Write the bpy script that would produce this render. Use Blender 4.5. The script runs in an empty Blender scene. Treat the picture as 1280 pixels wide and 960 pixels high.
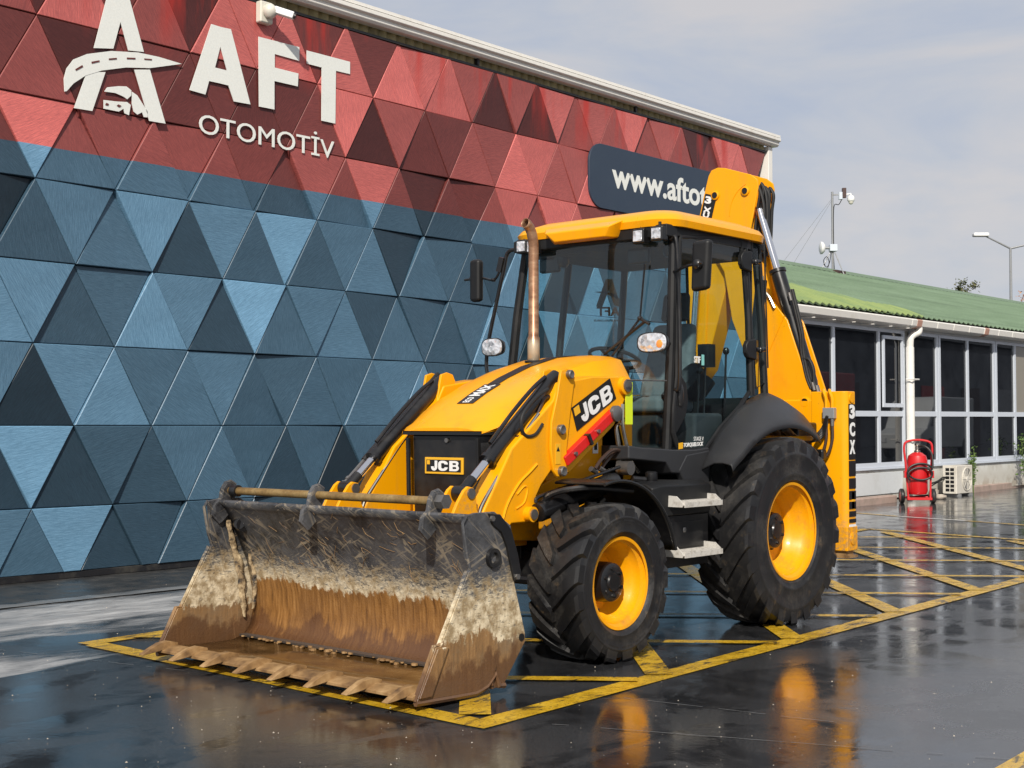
import bpy, bmesh, math, random
from math import sin, cos, pi, radians, sqrt, atan, atan2
from mathutils import Vector, Matrix, noise
random.seed(7)
R = random.Random(11)
SC = bpy.context.scene
COL = SC.collection

# ------------------------------------------------------------------ camera
F, TH, CAM, HOR = 1681.23, 0.7195, Vector((9.1934, 6.3021, 1.5253)), 531.68
PITCH = atan((HOR - 480) / F)
_v = Vector((-cos(TH), -sin(TH), 0)); _r = Vector((_v.y, -_v.x, 0))
_fw = _v * cos(PITCH) + Vector((0, 0, sin(PITCH))); _up = Vector((0, 0, cos(PITCH))) - _v * sin(PITCH)
cd = bpy.data.cameras.new('camera'); cam = bpy.data.objects.new('camera', cd); COL.objects.link(cam)
cd.sensor_width = 36; cd.lens = F / 1280 * 36; cd.clip_start = .1; cd.clip_end = 3000
m = Matrix((_r, _up, -_fw)).transposed().to_4x4(); m.translation = CAM
cam.matrix_world = m; SC.camera = cam

# ------------------------------------------------------------------ sky and sun
SUN = Vector((cos(radians(36)) * cos(radians(36)), cos(radians(36)) * sin(radians(36)), sin(radians(36))))
W = bpy.data.worlds.new('World'); SC.world = W; W.use_nodes = True
nt = W.node_tree; nt.nodes.clear()
def N(t, **k):
    n = nt.nodes.new(t)
    for a, b in k.items(): setattr(n, a, b)
    return n
def LK(a, b): nt.links.new(a, b)
out = N('ShaderNodeOutputWorld'); mixs = N('ShaderNodeMixShader')
sky = N('ShaderNodeTexSky', sky_type='NISHITA'); sky.sun_disc = False
sky.sun_elevation = math.asin(SUN.z); sky.sun_rotation = atan2(SUN.x, SUN.y)
b1 = N('ShaderNodeBackground'); b1.inputs[1].default_value = .1; LK(sky.outputs[0], b1.inputs[0])
b2 = N('ShaderNodeBackground'); b2.inputs[1].default_value = .55
tc = N('ShaderNodeTexCoord'); mp = N('ShaderNodeMapping'); mp.inputs['Scale'].default_value = (2.2, 2.2, 7.5)
LK(tc.outputs['Generated'], mp.inputs[0])
nz = N('ShaderNodeTexNoise'); nz.inputs['Scale'].default_value = 2.3; nz.inputs['Detail'].default_value = 6; nz.inputs['Roughness'].default_value = .55; nz.inputs['Distortion'].default_value = .35
LK(mp.outputs[0], nz.inputs[0])
rp = N('ShaderNodeValToRGB'); e = rp.color_ramp.elements
e[0].position = .34; e[0].color = (.70, .78, .95, 1); e[1].position = .66; e[1].color = (.95, .93, .955, 1)
e2 = e.new(.5); e2.color = (.82, .86, .955, 1)
LK(nz.outputs[0], rp.inputs[0]); LK(rp.outputs[0], b2.inputs[0])
mixs.inputs[0].default_value = .94
LK(b1.outputs[0], mixs.inputs[1]); LK(b2.outputs[0], mixs.inputs[2]); LK(mixs.outputs[0], out.inputs[0])
sd = bpy.data.lights.new('sun', 'SUN'); sd.energy = 4.0; sd.angle = radians(1.3); sd.color = (1, .93, .83)
sun = bpy.data.objects.new('sun', sd); COL.objects.link(sun); sun.location = (0, 0, 30)
sun.rotation_euler = SUN.to_track_quat('Z', 'Y').to_euler()
SC.view_settings.view_transform = 'Standard'; SC.view_settings.look = 'None'
SC.view_settings.exposure = .24; SC.view_settings.gamma = 1

# ------------------------------------------------------------------ measuring: a pixel of the 1280x960 photo to a world point on a plane
def ray(u, v): return _fw + _r * ((u - 640) / F) - _up * ((v - 480) / F)
def at(u, v, ax, val):
    d = ray(u, v); k = 'xyz'.index(ax)
    return CAM + d * ((val - CAM[k]) / d[k])
def dist(u, v, depth): return CAM + ray(u, v) * depth
def PX(ax, val, pts):
    o = []
    for u, v in pts:
        p = at(u, v, ax, val)
        o.append({'y': (p.x, p.z), 'x': (p.y, p.z), 'z': (p.x, p.y)}[ax])
    return o

# ------------------------------------------------------------------ materials
def mat(name, col=(.5, .5, .5), rough=.5, metal=0, coat=0, spec=.5):
    mt = bpy.data.materials.new(name); mt.use_nodes = True
    b = mt.node_tree.nodes['Principled BSDF']
    b.inputs['Base Color'].default_value = (*col, 1); b.inputs['Roughness'].default_value = rough
    b.inputs['Metallic'].default_value = metal; b.inputs['Coat Weight'].default_value = coat
    b.inputs['Coat Roughness'].default_value = .12
    b.inputs['Specular IOR Level'].default_value = spec
    return mt
class NT:
    """small node-building helper"""
    def __init__(s, mt): s.t = mt.node_tree; s.b = s.t.nodes.get('Principled BSDF')
    def n(s, ty, **k):
        x = s.t.nodes.new(ty)
        for a, b in k.items(): setattr(x, a, b)
        return x
    def l(s, a, b): s.t.links.new(a, b)
    def pos(s, kind='Object'):
        return s.n('ShaderNodeTexCoord').outputs[kind]
    def noise(s, vec, scale, detail=4, rough=.55, stretch=None, dist=0):
        if stretch:
            mp = s.n('ShaderNodeMapping'); mp.inputs['Scale'].default_value = stretch; s.l(vec, mp.inputs[0]); vec = mp.outputs[0]
        x = s.n('ShaderNodeTexNoise'); x.inputs['Scale'].default_value = scale; x.inputs['Detail'].default_value = detail
        x.inputs['Roughness'].default_value = rough; x.inputs['Distortion'].default_value = dist
        s.l(vec, x.inputs['Vector']); return x.outputs['Fac']
    def ramp(s, f, *st):
        x = s.n('ShaderNodeValToRGB'); e = x.color_ramp.elements
        while len(e) < len(st): e.new(.5)
        for i, (p, c) in enumerate(st):
            e[i].position = p; e[i].color = (*c, 1) if isinstance(c, tuple) else (c, c, c, 1)
        s.l(f, x.inputs[0]); return x.outputs[0]
    def mix(s, f, a, b, mode='MIX'):
        x = s.n('ShaderNodeMix', data_type='RGBA', blend_type=mode)
        for v, i in ((f, 0), (a, 6), (b, 7)):
            if hasattr(v, 'is_linked') or hasattr(v, 'links'): s.l(v, x.inputs[i])
            elif isinstance(v, tuple): x.inputs[i].default_value = (*v, 1)
            else: x.inputs[i].default_value = v
        return x.outputs[2]
    def math(s, op, a, b=None, c=None):
        x = s.n('ShaderNodeMath', operation=op)
        for i, v in enumerate((a, b, c)):
            if v is None: continue
            if hasattr(v, 'links'): s.l(v, x.inputs[i])
            else: x.inputs[i].default_value = v
        return x.outputs[0]
    def sep(s, v):
        x = s.n('ShaderNodeSeparateXYZ'); s.l(v, x.inputs[0]); return x.outputs
    def bump(s, h, strength=.3, dist=.01):
        x = s.n('ShaderNodeBump'); x.inputs['Strength'].default_value = strength; x.inputs['Distance'].default_value = dist
        s.l(h, x.inputs['Height']); s.l(x.outputs[0], s.b.inputs['Normal'])
    def color(s, c): s.l(c, s.b.inputs['Base Color'])
    def rough(s, c): s.l(c, s.b.inputs['Roughness'])

def grime(mt, col, dark, amt=(.52, .75), scale=3, r0=.3, r1=.6, fine=60):
    n = NT(mt); p = n.pos()
    f = n.noise(p, scale, 6, .62); g = n.noise(p, fine, 3)
    k = n.ramp(f, (amt[0], 0.), (amt[1], 1.))
    c = n.mix(k, col, dark)
    c = n.mix(.16, c, n.ramp(g, (.3, tuple(x * .55 for x in col)), (.7, tuple(min(1, x * 1.12) for x in col))))
    n.color(c); n.rough(n.ramp(f, (.3, r0), (.75, r1))); n.bump(g, .04, .004)
    return mt
M = {}
def mk(name, fn, *a, **k):
    mt = mat(name, *a, **k); fn(NT(mt)); return mt
def _yel(n):
    p = n.pos(); f = n.noise(p, 2.5, 6, .62); g = n.noise(p, 70, 3); z = n.sep(p)[2]; run = n.noise(p, 7, 4, .6, (1, 1, .12)); sp = n.noise(p, 26, 4, .7)
    c = n.mix(n.ramp(f, (.58, 0.), (.85, 1.)), (.86, .362, .0015), (.66, .27, .004))
    c = n.mix(n.math('MULTIPLY', n.ramp(run, (.52, 0.), (.70, .5)), n.ramp(g, (.3, .3), (.7, 1.))), c, (.55, .27, .03))
    lowd = n.math('MULTIPLY', n.ramp(n.math('MULTIPLY_ADD', n.math('SUBTRACT', f, .5), 1.4, z), (.55, 1.), (1.35, 0.)), n.ramp(sp, (.42, 0.), (.62, .8)))
    c = n.mix(lowd, c, (.30, .20, .10))
    c = n.mix(n.ramp(sp, (.67, 0.), (.72, .45)), c, (.22, .12, .03))
    n.color(c); n.rough(n.math('ADD', n.ramp(f, (.3, .22), (.75, .46)), n.math('MULTIPLY', lowd, .35))); n.bump(n.math('ADD', n.math('MULTIPLY', f, .5), g), .03, .004)
M['yellow'] = mk('yellow_paint', _yel, (.86, .362, .0015), .3, coat=.12, spec=.3)
M['rimyellow'] = grime(mat('rim_yellow', (.86, .368, .003), .3, coat=.15, spec=.3), (.86, .368, .003), (.34, .17, .04), (.52, .80), 6, .25, .55)
M['black'] = grime(mat('black_paint', (.013, .013, .014), .3, coat=.2), (.007, .007, .008), (.030, .028, .026), (.5, .8), 5, .25, .55)
M['satin'] = grime(mat('satin_black', (.01, .01, .011), .42, spec=.35), (.010, .0105, .0115), (.030, .029, .028), (.5, .85), 3, .38, .6)
M['plastic'] = grime(mat('grey_black_plastic', (.035, .036, .04), .5), (.024, .025, .028), (.045, .045, .045), (.5, .85), 2.2, .42, .62, 120)
M['chrome'] = mat('chromed_rod', (.75, .75, .77), .12, 1)
M['steel'] = grime(mat('dull_steel', (.25, .24, .22), .4, .8), (.24, .23, .22), (.10, .08, .06), (.5, .8), 14, .3, .55)
M['pipe'] = mat('plated_pipe', (.62, .58, .50), .25, 1)
M['galv'] = grime(mat('worn_white_step', (.56, .54, .50), .6), (.55, .53, .49), (.27, .24, .20), (.5, .72), 22, .5, .8)
M['hose'] = mat('rubber_hose', (.012, .012, .012), .5)
M['hosebrown'] = mat('brown_hose', (.045, .025, .018), .45)
M['red'] = grime(mat('red_strut', (.62, .012, .008), .35, coat=.3), (.64, .012, .008), (.4, .01, .01), (.6, .9), 6)
M['extred'] = grime(mat('extinguisher_red', (.55, .01, .012), .3, coat=.4), (.58, .009, .012), (.4, .008, .01), (.6, .9), 4)
M['white'] = grime(mat('white_decal', (.8, .8, .8), .4), (.80, .80, .79), (.7, .7, .68), (.6, .9), 6)
M['decalblack'] = mat('decal_black', (.01, .01, .01), .35)
M['decalyellow'] = mat('decal_yellow', (.80, .42, .02), .35)
M['hivis'] = mat('lime_yellow_tag', (.62, .75, .02), .5)
M['lamp'] = mat('lamp_reflector', (.85, .86, .88), .15, .6)
M['lens'] = mat('lamp_lens', (.72, .74, .76), .08, .2)
def _lens(n):
    p = n.pos(); v = n.n('ShaderNodeTexVoronoi'); v.inputs['Scale'].default_value = 26; n.l(p, v.inputs['Vector']); f = n.noise(p, 11, 3)
    n.color(n.mix(n.ramp(f, (.40, 0.), (.58, 1.)), n.ramp(v.outputs['Color'], (.2, (.30, .31, .33)), (.8, (.95, .96, .98))), (.86, .87, .9)))
    n.b.inputs['Metallic'].default_value = .55; n.b.inputs['Roughness'].default_value = .12; n.b.inputs['Coat Weight'].default_value = .8
    n.bump(v.outputs['Distance'], .9, .01)
M['headlens'] = mk('faceted_lamp_lens', _lens)
M['amber'] = mat('amber_lens', (.85, .30, .06), .15)
M['seat'] = grime(mat('seat_fabric', (.035, .037, .042), .8), (.035, .037, .042), (.06, .06, .065), scale=12, r0=.7, r1=.9)
M['seatgrey'] = grime(mat('seat_grey_fabric', (.16, .17, .18), .8), (.16, .17, .18), (.10, .11, .12), scale=12, r0=.7, r1=.9)
M['blackglass'] = mat('pane_seal', (.008, .008, .009), .2)
def _exh(n):
    p = n.pos(); f = n.noise(p, 7, 5, .6, (1, 1, 2.5)); z = n.sep(p)[2]
    c = n.ramp(f, (.3, (.20, .10, .055)), (.5, (.33, .18, .105)), (.7, (.44, .29, .18)))
    zz = n.math('MULTIPLY_ADD', f, .12, z)
    k = n.ramp(n.math('SUBTRACT', zz, 2.17), (.0, 1.), (.05, 0.))
    n.color(n.mix(k, c, (.55, .45, .32))); n.rough(n.ramp(f, (.3, .32), (.7, .5))); n.b.inputs['Metallic'].default_value = .5
    n.bump(n.noise(p, 90, 3), .08, .003)
M['exhaust'] = mk('heat_browned_steel', _exh)
def _rod(n):
    p = n.pos(); f = n.noise(p, 6, 6, .65, (1, 1, 1)); g = n.noise(p, 60, 3)
    n.color(n.mix(n.ramp(g, (.45, 0.), (.8, .6)), n.ramp(f, (.3, (.13, .075, .025)), (.5, (.30, .19, .07)), (.7, (.40, .29, .13))), (.12, .08, .04)))
    n.rough(n.ramp(f, (.3, .35), (.7, .6))); n.b.inputs['Metallic'].default_value = .4; n.bump(g, .1, .003)
M['rustbar'] = mk('rusty_bar', _rod)
def _rust(n):
    p = n.pos(); f = n.noise(p, 8, 6, .6); g = n.noise(p, 70, 3)
    n.color(n.ramp(f, (.3, (.10, .055, .026)), (.5, (.27, .155, .062)), (.7, (.42, .27, .125))))
    n.rough(n.ramp(f, (.3, .45), (.7, .75))); n.bump(g, .15, .004)
M['toothsteel'] = mk('rust_tan_steel', _rust)
def bucket_mat(name, edge, wob, side=False):
    def fn(n):
        p = n.pos(); z = n.sep(p)[2]
        big = n.noise(p, 3.0, 5, .6); med = n.noise(p, 14, 5, .65); fine = n.noise(p, 80, 3)
        vert = n.noise(p, 9, 5, .6, (6, 6, .55) if side else (1, 6, .55))
        # scratched black paint
        def scratch(ang, sc, st, lo):
            vr = n.n('ShaderNodeVectorRotate', rotation_type='X_AXIS' if not side else 'Y_AXIS'); n.l(p, vr.inputs['Vector']); vr.inputs['Angle'].default_value = radians(ang)
            return n.math('MULTIPLY', n.ramp(n.noise(vr.outputs[0], sc, 2, .5, st, .8), (lo, 0.), (lo + .06, 1.)), n.ramp(n.noise(vr.outputs[0], 3.7, 3), (.40, 0.), (.58, 1.)))
        ax1 = (1, .07, 2.4) if not side else (.07, 1, 2.4)
        s1 = n.noise(p, 20, 4, .7, (1, 1, 3), 1.2)
        scr = n.math('MAXIMUM', n.math('MAXIMUM', scratch(38, 15, ax1, .575), scratch(-24, 19, ax1, .585)), scratch(68, 12, ax1, .59))
        blk = n.mix(n.ramp(med, (.35, 0.), (.7, 1.)), (.014, .014, .016), (.075, .078, .085))
        blk = n.mix(n.ramp(big, (.42, 0.), (.7, .8)), blk, (.12, .12, .125))
        dens = n.ramp(n.noise(p, 2.4, 3), (.36, .3), (.60, 1.))
        blk = n.mix(n.math('MULTIPLY', n.math('MULTIPLY', scr, dens), .62), blk, (.40, .33, .23))
        # dried mud
        mud = n.mix(n.ramp(med, (.4, 0.), (.62, 1.)), (.30, .22, .12), (.72, .62, .44))
        mud = n.mix(n.ramp(s1, (.57, 0.), (.66, .7)), mud, (.05, .046, .042))
        # rust film
        rust = n.ramp(vert, (.28, (.10, .044, .014)), (.5, (.235, .108, .028)), (.74, (.35, .18, .058)))
        rust = n.mix(n.ramp(big, (.45, 0.), (.65, .65)), rust, (.13, .06, .022) if not side else (.15, .13, .10))
        if side: rust = n.mix(.35, rust, (.26, .19, .11))
        damp = n.math('SUBTRACT', n.math('MULTIPLY_ADD', n.math('SUBTRACT', n.noise(p, 5, 5, .65, (1, 1, .6)), .5), .5, z), .0)
        rust = n.mix(n.math('MULTIPLY', n.ramp(damp, (.20, 1.), (.25, 0.)), .75), rust, (.085, .036, .016))
        drip = n.noise(p, 24, 4, .7, (1, 1, .35) if not side else (1, 1, .5))
        zz = n.math('ADD', n.math('MULTIPLY_ADD', n.math('SUBTRACT', drip, .5), wob, z), n.math('MULTIPLY', n.math('SUBTRACT', big, .5), wob * 1.2))
        lo = n.ramp(n.math('SUBTRACT', zz, edge - .5), (.485, 0.), (.505, 1.))
        zt = n.math('ADD', n.math('MULTIPLY_ADD', n.math('SUBTRACT', s1, .5), .5, z), n.math('MULTIPLY', n.math('SUBTRACT', med, .5), .42))
        hi = n.ramp(n.math('SUBTRACT', zt, edge - (.17 if side else .35)), (.37, 0.), (.53, 1.))
        c = n.mix(lo, rust, n.mix(hi, mud, blk))
        n.color(c)
        n.rough(n.mix(lo, n.ramp(vert, (.3, .28), (.7, .5)), n.mix(hi, (.9, .9, .9), (.42, .42, .42))))
        n.bump(n.math('ADD', n.math('MULTIPLY', med, .7), fine), .35, .006)
    return mk(name, fn)
M['bucket'] = bucket_mat('bucket_back_steel', .48, .16)
M['bucketside'] = bucket_mat('bucket_side_steel', .34, .26, True)
def _bfloor(n):
    p = n.pos(); f = n.noise(p, 4, 5, .6); g = n.noise(p, 60, 3)
    n.color(n.ramp(f, (.3, (.07, .035, .012)), (.55, (.15, .078, .025)), (.75, (.22, .13, .05))))
    n.rough(n.ramp(f, (.35, .08), (.65, .3))); n.bump(g, .05, .003)
M['bucketfloor'] = mk('wet_muddy_floor', _bfloor)
def _mudlump(n):
    p = n.pos(); f = n.noise(p, 9, 6, .7); g = n.noise(p, 40, 4)
    n.color(n.ramp(f, (.42, (.03, .028, .027)), (.50, (.28, .20, .11)), (.64, (.58, .46, .28))))  # near-black tones painted in for the shaded holes of the ridge
    n.rough(n.ramp(f, (.3, .4), (.6, .9))); n.bump(g, .6, .01)
M['mud'] = mk('caked_mud', _mudlump)
def _rub(n):
    p = n.pos(); f = n.noise(p, 4, 6, .65); g = n.noise(p, 50, 4, .65); h = n.noise(p, 1.6, 3)
    k = n.math('MULTIPLY', n.ramp(f, (.46, 0.), (.70, 1.)), n.ramp(g, (.35, .2), (.6, 1.)))
    c = n.mix(k, (.009, .009, .010), (.055, .051, .046))
    c = n.mix(n.ramp(n.noise(p, 9, 5, .7), (.60, 0.), (.70, .5)), c, (.11, .075, .04))
    n.color(c); n.rough(n.ramp(h, (.3, .32), (.6, .62))); n.bump(g, .18, .006)
M['rubber'] = mk('tyre_rubber', _rub)
# glass: tinted clear pane with a mirror coat
def glass(name, tint, f0=.04, rough=.0):
    mt = bpy.data.materials.new(name); mt.use_nodes = True; t = mt.node_tree; t.nodes.clear()
    o = t.nodes.new('ShaderNodeOutputMaterial'); mx = t.nodes.new('ShaderNodeMixShader')
    tr = t.nodes.new('ShaderNodeBsdfTransparent'); gl = t.nodes.new('ShaderNodeBsdfGlossy'); fr = t.nodes.new('ShaderNodeLayerWeight')
    pw = t.nodes.new('ShaderNodeMath'); pw.operation = 'POWER'; pw.inputs[1].default_value = 5
    ml = t.nodes.new('ShaderNodeMath'); ml.operation = 'MULTIPLY_ADD'; ml.inputs[1].default_value = .9; ml.inputs[2].default_value = f0
    t.links.new(fr.outputs['Facing'], pw.inputs[0]); t.links.new(pw.outputs[0], ml.inputs[0])
    tr.inputs[0].default_value = (*tint, 1); gl.inputs[1].default_value = rough
    t.links.new(ml.outputs[0], mx.inputs[0]); t.links.new(tr.outputs[0], mx.inputs[1]); t.links.new(gl.outputs[0], mx.inputs[2]); t.links.new(mx.outputs[0], o.inputs[0])
    return mt
M['glass'] = glass('cab_glass', (.72, .88, .90), .075)
M['glassrear'] = glass('cab_rear_glass', (.82, .93, .93), .04)
def _pane(n):
    p = n.pos(); f = n.noise(p, 1.1, 3)
    n.color(n.ramp(f, (.3, (.004, .005, .007)), (.7, (.012, .014, .018)))); n.b.inputs['Roughness'].default_value = .015
    n.bump(n.noise(p, .9, 1), .015, .05)
M['pane'] = mk('dark_window_glass', _pane)
M['blind'] = mat('beige_blind', (.25, .23, .19), .3)
M['alu'] = grime(mat('white_window_frame', (.62, .66, .72), .4), (.60, .65, .72), (.45, .47, .5), (.6, .9), 4, .35, .55)
def _plaster(n):
    p = n.pos(); f = n.noise(p, 2.2, 6, .65); g = n.noise(p, 30, 4)
    c = n.ramp(f, (.35, (.46, .44, .38)), (.55, (.62, .62, .58)), (.75, (.68, .68, .65)))
    z = n.sep(p)[2]
    c = n.mix(n.math('MULTIPLY', n.ramp(z, (.1, 1.), (.5, 0.)), n.ramp(f, (.42, .0), (.56, .8))), c, (.30, .25, .18))
    n.color(c); n.b.inputs['Roughness'].default_value = .75; n.bump(g, .1, .004)
M['plaster'] = mk('stained_white_plaster', _plaster)
M['whitewall'] = grime(mat('white_panel', (.66, .68, .68), .5), (.64, .67, .68), (.52, .52, .5), (.5, .85), 1.8, .45, .6)
M['gutter'] = grime(mat('white_gutter', (.68, .66, .62), .45), (.80, .78, .73), (.60, .55, .46), (.55, .85), 3, .4, .6)
M['gutterpatch'] = grime(mat('rusty_pink_joint', (.50, .27, .20), .6), (.50, .28, .21), (.38, .2, .14))
def _corr(n):
    p = n.pos(); f = n.noise(p, 3, 5, .6); g = n.noise(p, 25, 3)
    n.color(n.ramp(f, (.3, (.16, .125, .05)), (.6, (.30, .25, .115)), (.8, (.38, .33, .18)))); n.rough(n.ramp(g, (.3, .4), (.7, .6)))
M['corr'] = mk('yellowed_corrugated_sheet', _corr)
def _roof(n):
    p = n.pos(); q = n.sep(p); f = n.noise(p, 1.5, 5, .6, (.25, 1.4, 1)); g = n.noise(p, 9, 4, .6, (.3, 3, 3)); h = n.noise(p, .35, 2)
    c = n.ramp(f, (.3, (.10, .15, .088)), (.5, (.135, .195, .118)), (.72, (.17, .24, .155)))
    band = n.ramp(n.math('FRACT', n.math('MULTIPLY', q[1], .62)), (.0, .7), (.06, 1.), (.9, 1.), (1.0, .78))
    c = n.mix(1.0, c, band, 'MULTIPLY')
    k = n.math('MULTIPLY', n.ramp(n.math('ADD', q[0], n.math('MULTIPLY', q[1], 1.6)), (.0, 1.), (1., 1.)), 1.)
    # yellow-green lichen over the part near the eave at the near end
    yl = n.math('MULTIPLY', n.ramp(n.math('MULTIPLY_ADD', q[1], -.33, n.math('MULTIPLY', f, .25)), (.42, 0.), (.62, .8)), n.ramp(n.math('MULTIPLY', q[0], -.1), (.35, 1.), (.75, 0.)))
    c = n.mix(.22, c, n.ramp(g, (.3, (.05, .11, .05)), (.7, (.22, .34, .2))))
    n.color(c); n.rough(n.ramp(g, (.3, .45), (.7, .65)))
M['roof'] = mk('green_roof_sheet', _roof)
M['hall'] = grime(mat('dark_hall_cladding', (.13, .14, .16), .6), (.13, .14, .16), (.03, .03, .03), scale=.6)
M['lichen'] = grime(mat('lichen_green_roof_sheet', (.25, .34, .09), .6), (.25, .32, .10), (.14, .22, .10), (.4, .7), 1.6, .45, .65, 12)
def _print(n):
    """printed metal-look triangle: level in object colour R, brush direction in G; red above the line at 4.285 m"""
    oi = n.n('ShaderNodeObjectInfo'); oc = n.n('ShaderNodeSeparateColor'); n.l(oi.outputs['Color'], oc.inputs[0])
    p = n.pos('Object'); vr = n.n('ShaderNodeVectorRotate', rotation_type='Y_AXIS'); n.l(p, vr.inputs['Vector'])
    n.l(n.math('MULTIPLY', oc.outputs[1], 3.1416), vr.inputs['Angle'])
    br = n.noise(vr.outputs[0], 9, 5, .75, (1.0, 1, 42)); br2 = n.noise(vr.outputs[0], 30, 3, .7, (1.2, 1, 26)); cl = n.noise(p, 2.2, 4)
    gz = n.n('ShaderNodeNewGeometry'); z = n.sep(gz.outputs['Position'])[2]
    up = n.math('GREATER_THAN', z, 4.285)
    blue = n.mix(n.ramp(br, (.34, 0.), (.72, 1.)), (.026, .064, .104), (.105, .195, .280))
    red = n.mix(n.ramp(br, (.34, 0.), (.72, 1.)), (.135, .034, .036), (.42, .105, .090))
    base = n.mix(up, blue, red)
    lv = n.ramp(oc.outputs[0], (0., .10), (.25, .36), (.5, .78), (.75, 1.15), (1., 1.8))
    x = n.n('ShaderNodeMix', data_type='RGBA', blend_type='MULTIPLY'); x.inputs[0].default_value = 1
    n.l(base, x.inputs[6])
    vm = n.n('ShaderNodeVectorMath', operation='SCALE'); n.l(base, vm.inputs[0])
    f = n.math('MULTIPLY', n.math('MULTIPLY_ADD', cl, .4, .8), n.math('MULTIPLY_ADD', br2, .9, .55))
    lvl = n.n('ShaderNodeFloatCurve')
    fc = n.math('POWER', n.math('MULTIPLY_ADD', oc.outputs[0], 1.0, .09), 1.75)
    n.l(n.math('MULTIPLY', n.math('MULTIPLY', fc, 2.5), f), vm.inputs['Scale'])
    # red drip streaks from the top of the sheet
    dr = n.noise(gz.outputs['Position'], 2.6, 4, .6, (1, 1, .12))
    dk = n.math('MULTIPLY', n.math('MULTIPLY', n.ramp(dr, (.52, 0.), (.66, .75)), n.ramp(n.math('SUBTRACT', z, 5.4), (.0, 0.), (.8, 1.))), up)
    n.color(n.mix(dk, vm.outputs[0], (.45, .028, .018)))
    n.b.inputs['Metallic'].default_value = .0; n.rough(n.ramp(br, (.3, .5), (.7, .34))); n.b.inputs['Specular IOR Level'].default_value = .35
    n.bump(br, .05, .002)
M['print'] = mk('brushed_print_panel', _print)
M['navy'] = grime(mat('navy_sign_panel', (.025, .042, .07), .45), (.026, .043, .072), (.035, .055, .085), (.4, .8), 2, .4, .5)
M['letter'] = grime(mat('white_letter', (.78, .80, .76), .4), (.78, .80, .76), (.68, .70, .66), (.6, .9), 2, .4, .5)
M['skirt'] = grime(mat('dark_skirting', (.02, .02, .022), .5), (.016, .016, .018), (.05, .047, .04), (.5, .7), 5)
M['camwhite'] = mat('camera_white', (.66, .64, .56), .4)
M['grey'] = grime(mat('grey_metal', (.30, .31, .32), .45, .3), (.30, .31, .32), (.2, .19, .18), scale=8)
M['brownbox'] = mat('brown_box', (.06, .03, .025), .5)
M['kerb'] = grime(mat('pinkish_kerb', (.40, .30, .25), .8), (.42, .31, .26), (.26, .21, .17), (.4, .7), 4, .7, .9)
M['acwhite'] = grime(mat('cream_ac_case', (.62, .59, .52), .5), (.64, .61, .54), (.50, .46, .38), (.5, .8), 5, .4, .6)
M['rock'] = grime(mat('pale_stone', (.45, .40, .33), .85), (.46, .41, .34), (.25, .21, .17), (.4, .7), 9, .8, .95)
def leafmat(name, a, b, c):
    def fn(n):
        oi = n.n('ShaderNodeNewGeometry'); f = oi.outputs['Random Per Island']
        n.color(n.ramp(f, (.0, a), (.5, b), (1., c))); n.b.inputs['Roughness'].default_value = .6
    return mk(name, fn)
M['leaf'] = leafmat('tree_leaf', (.03, .045, .012), (.07, .085, .025), (.13, .12, .045))
M['autumn'] = leafmat('autumn_leaf', (.30, .10, .03), (.42, .17, .05), (.5, .25, .09))
M['weed'] = leafmat('weed_leaf', (.05, .10, .02), (.09, .16, .035), (.15, .22, .05))
M['bark'] = grime(mat('bark', (.10, .075, .055), .9), (.10, .075, .055), (.05, .04, .03), (.4, .6), 12, .85, .95)

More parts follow.
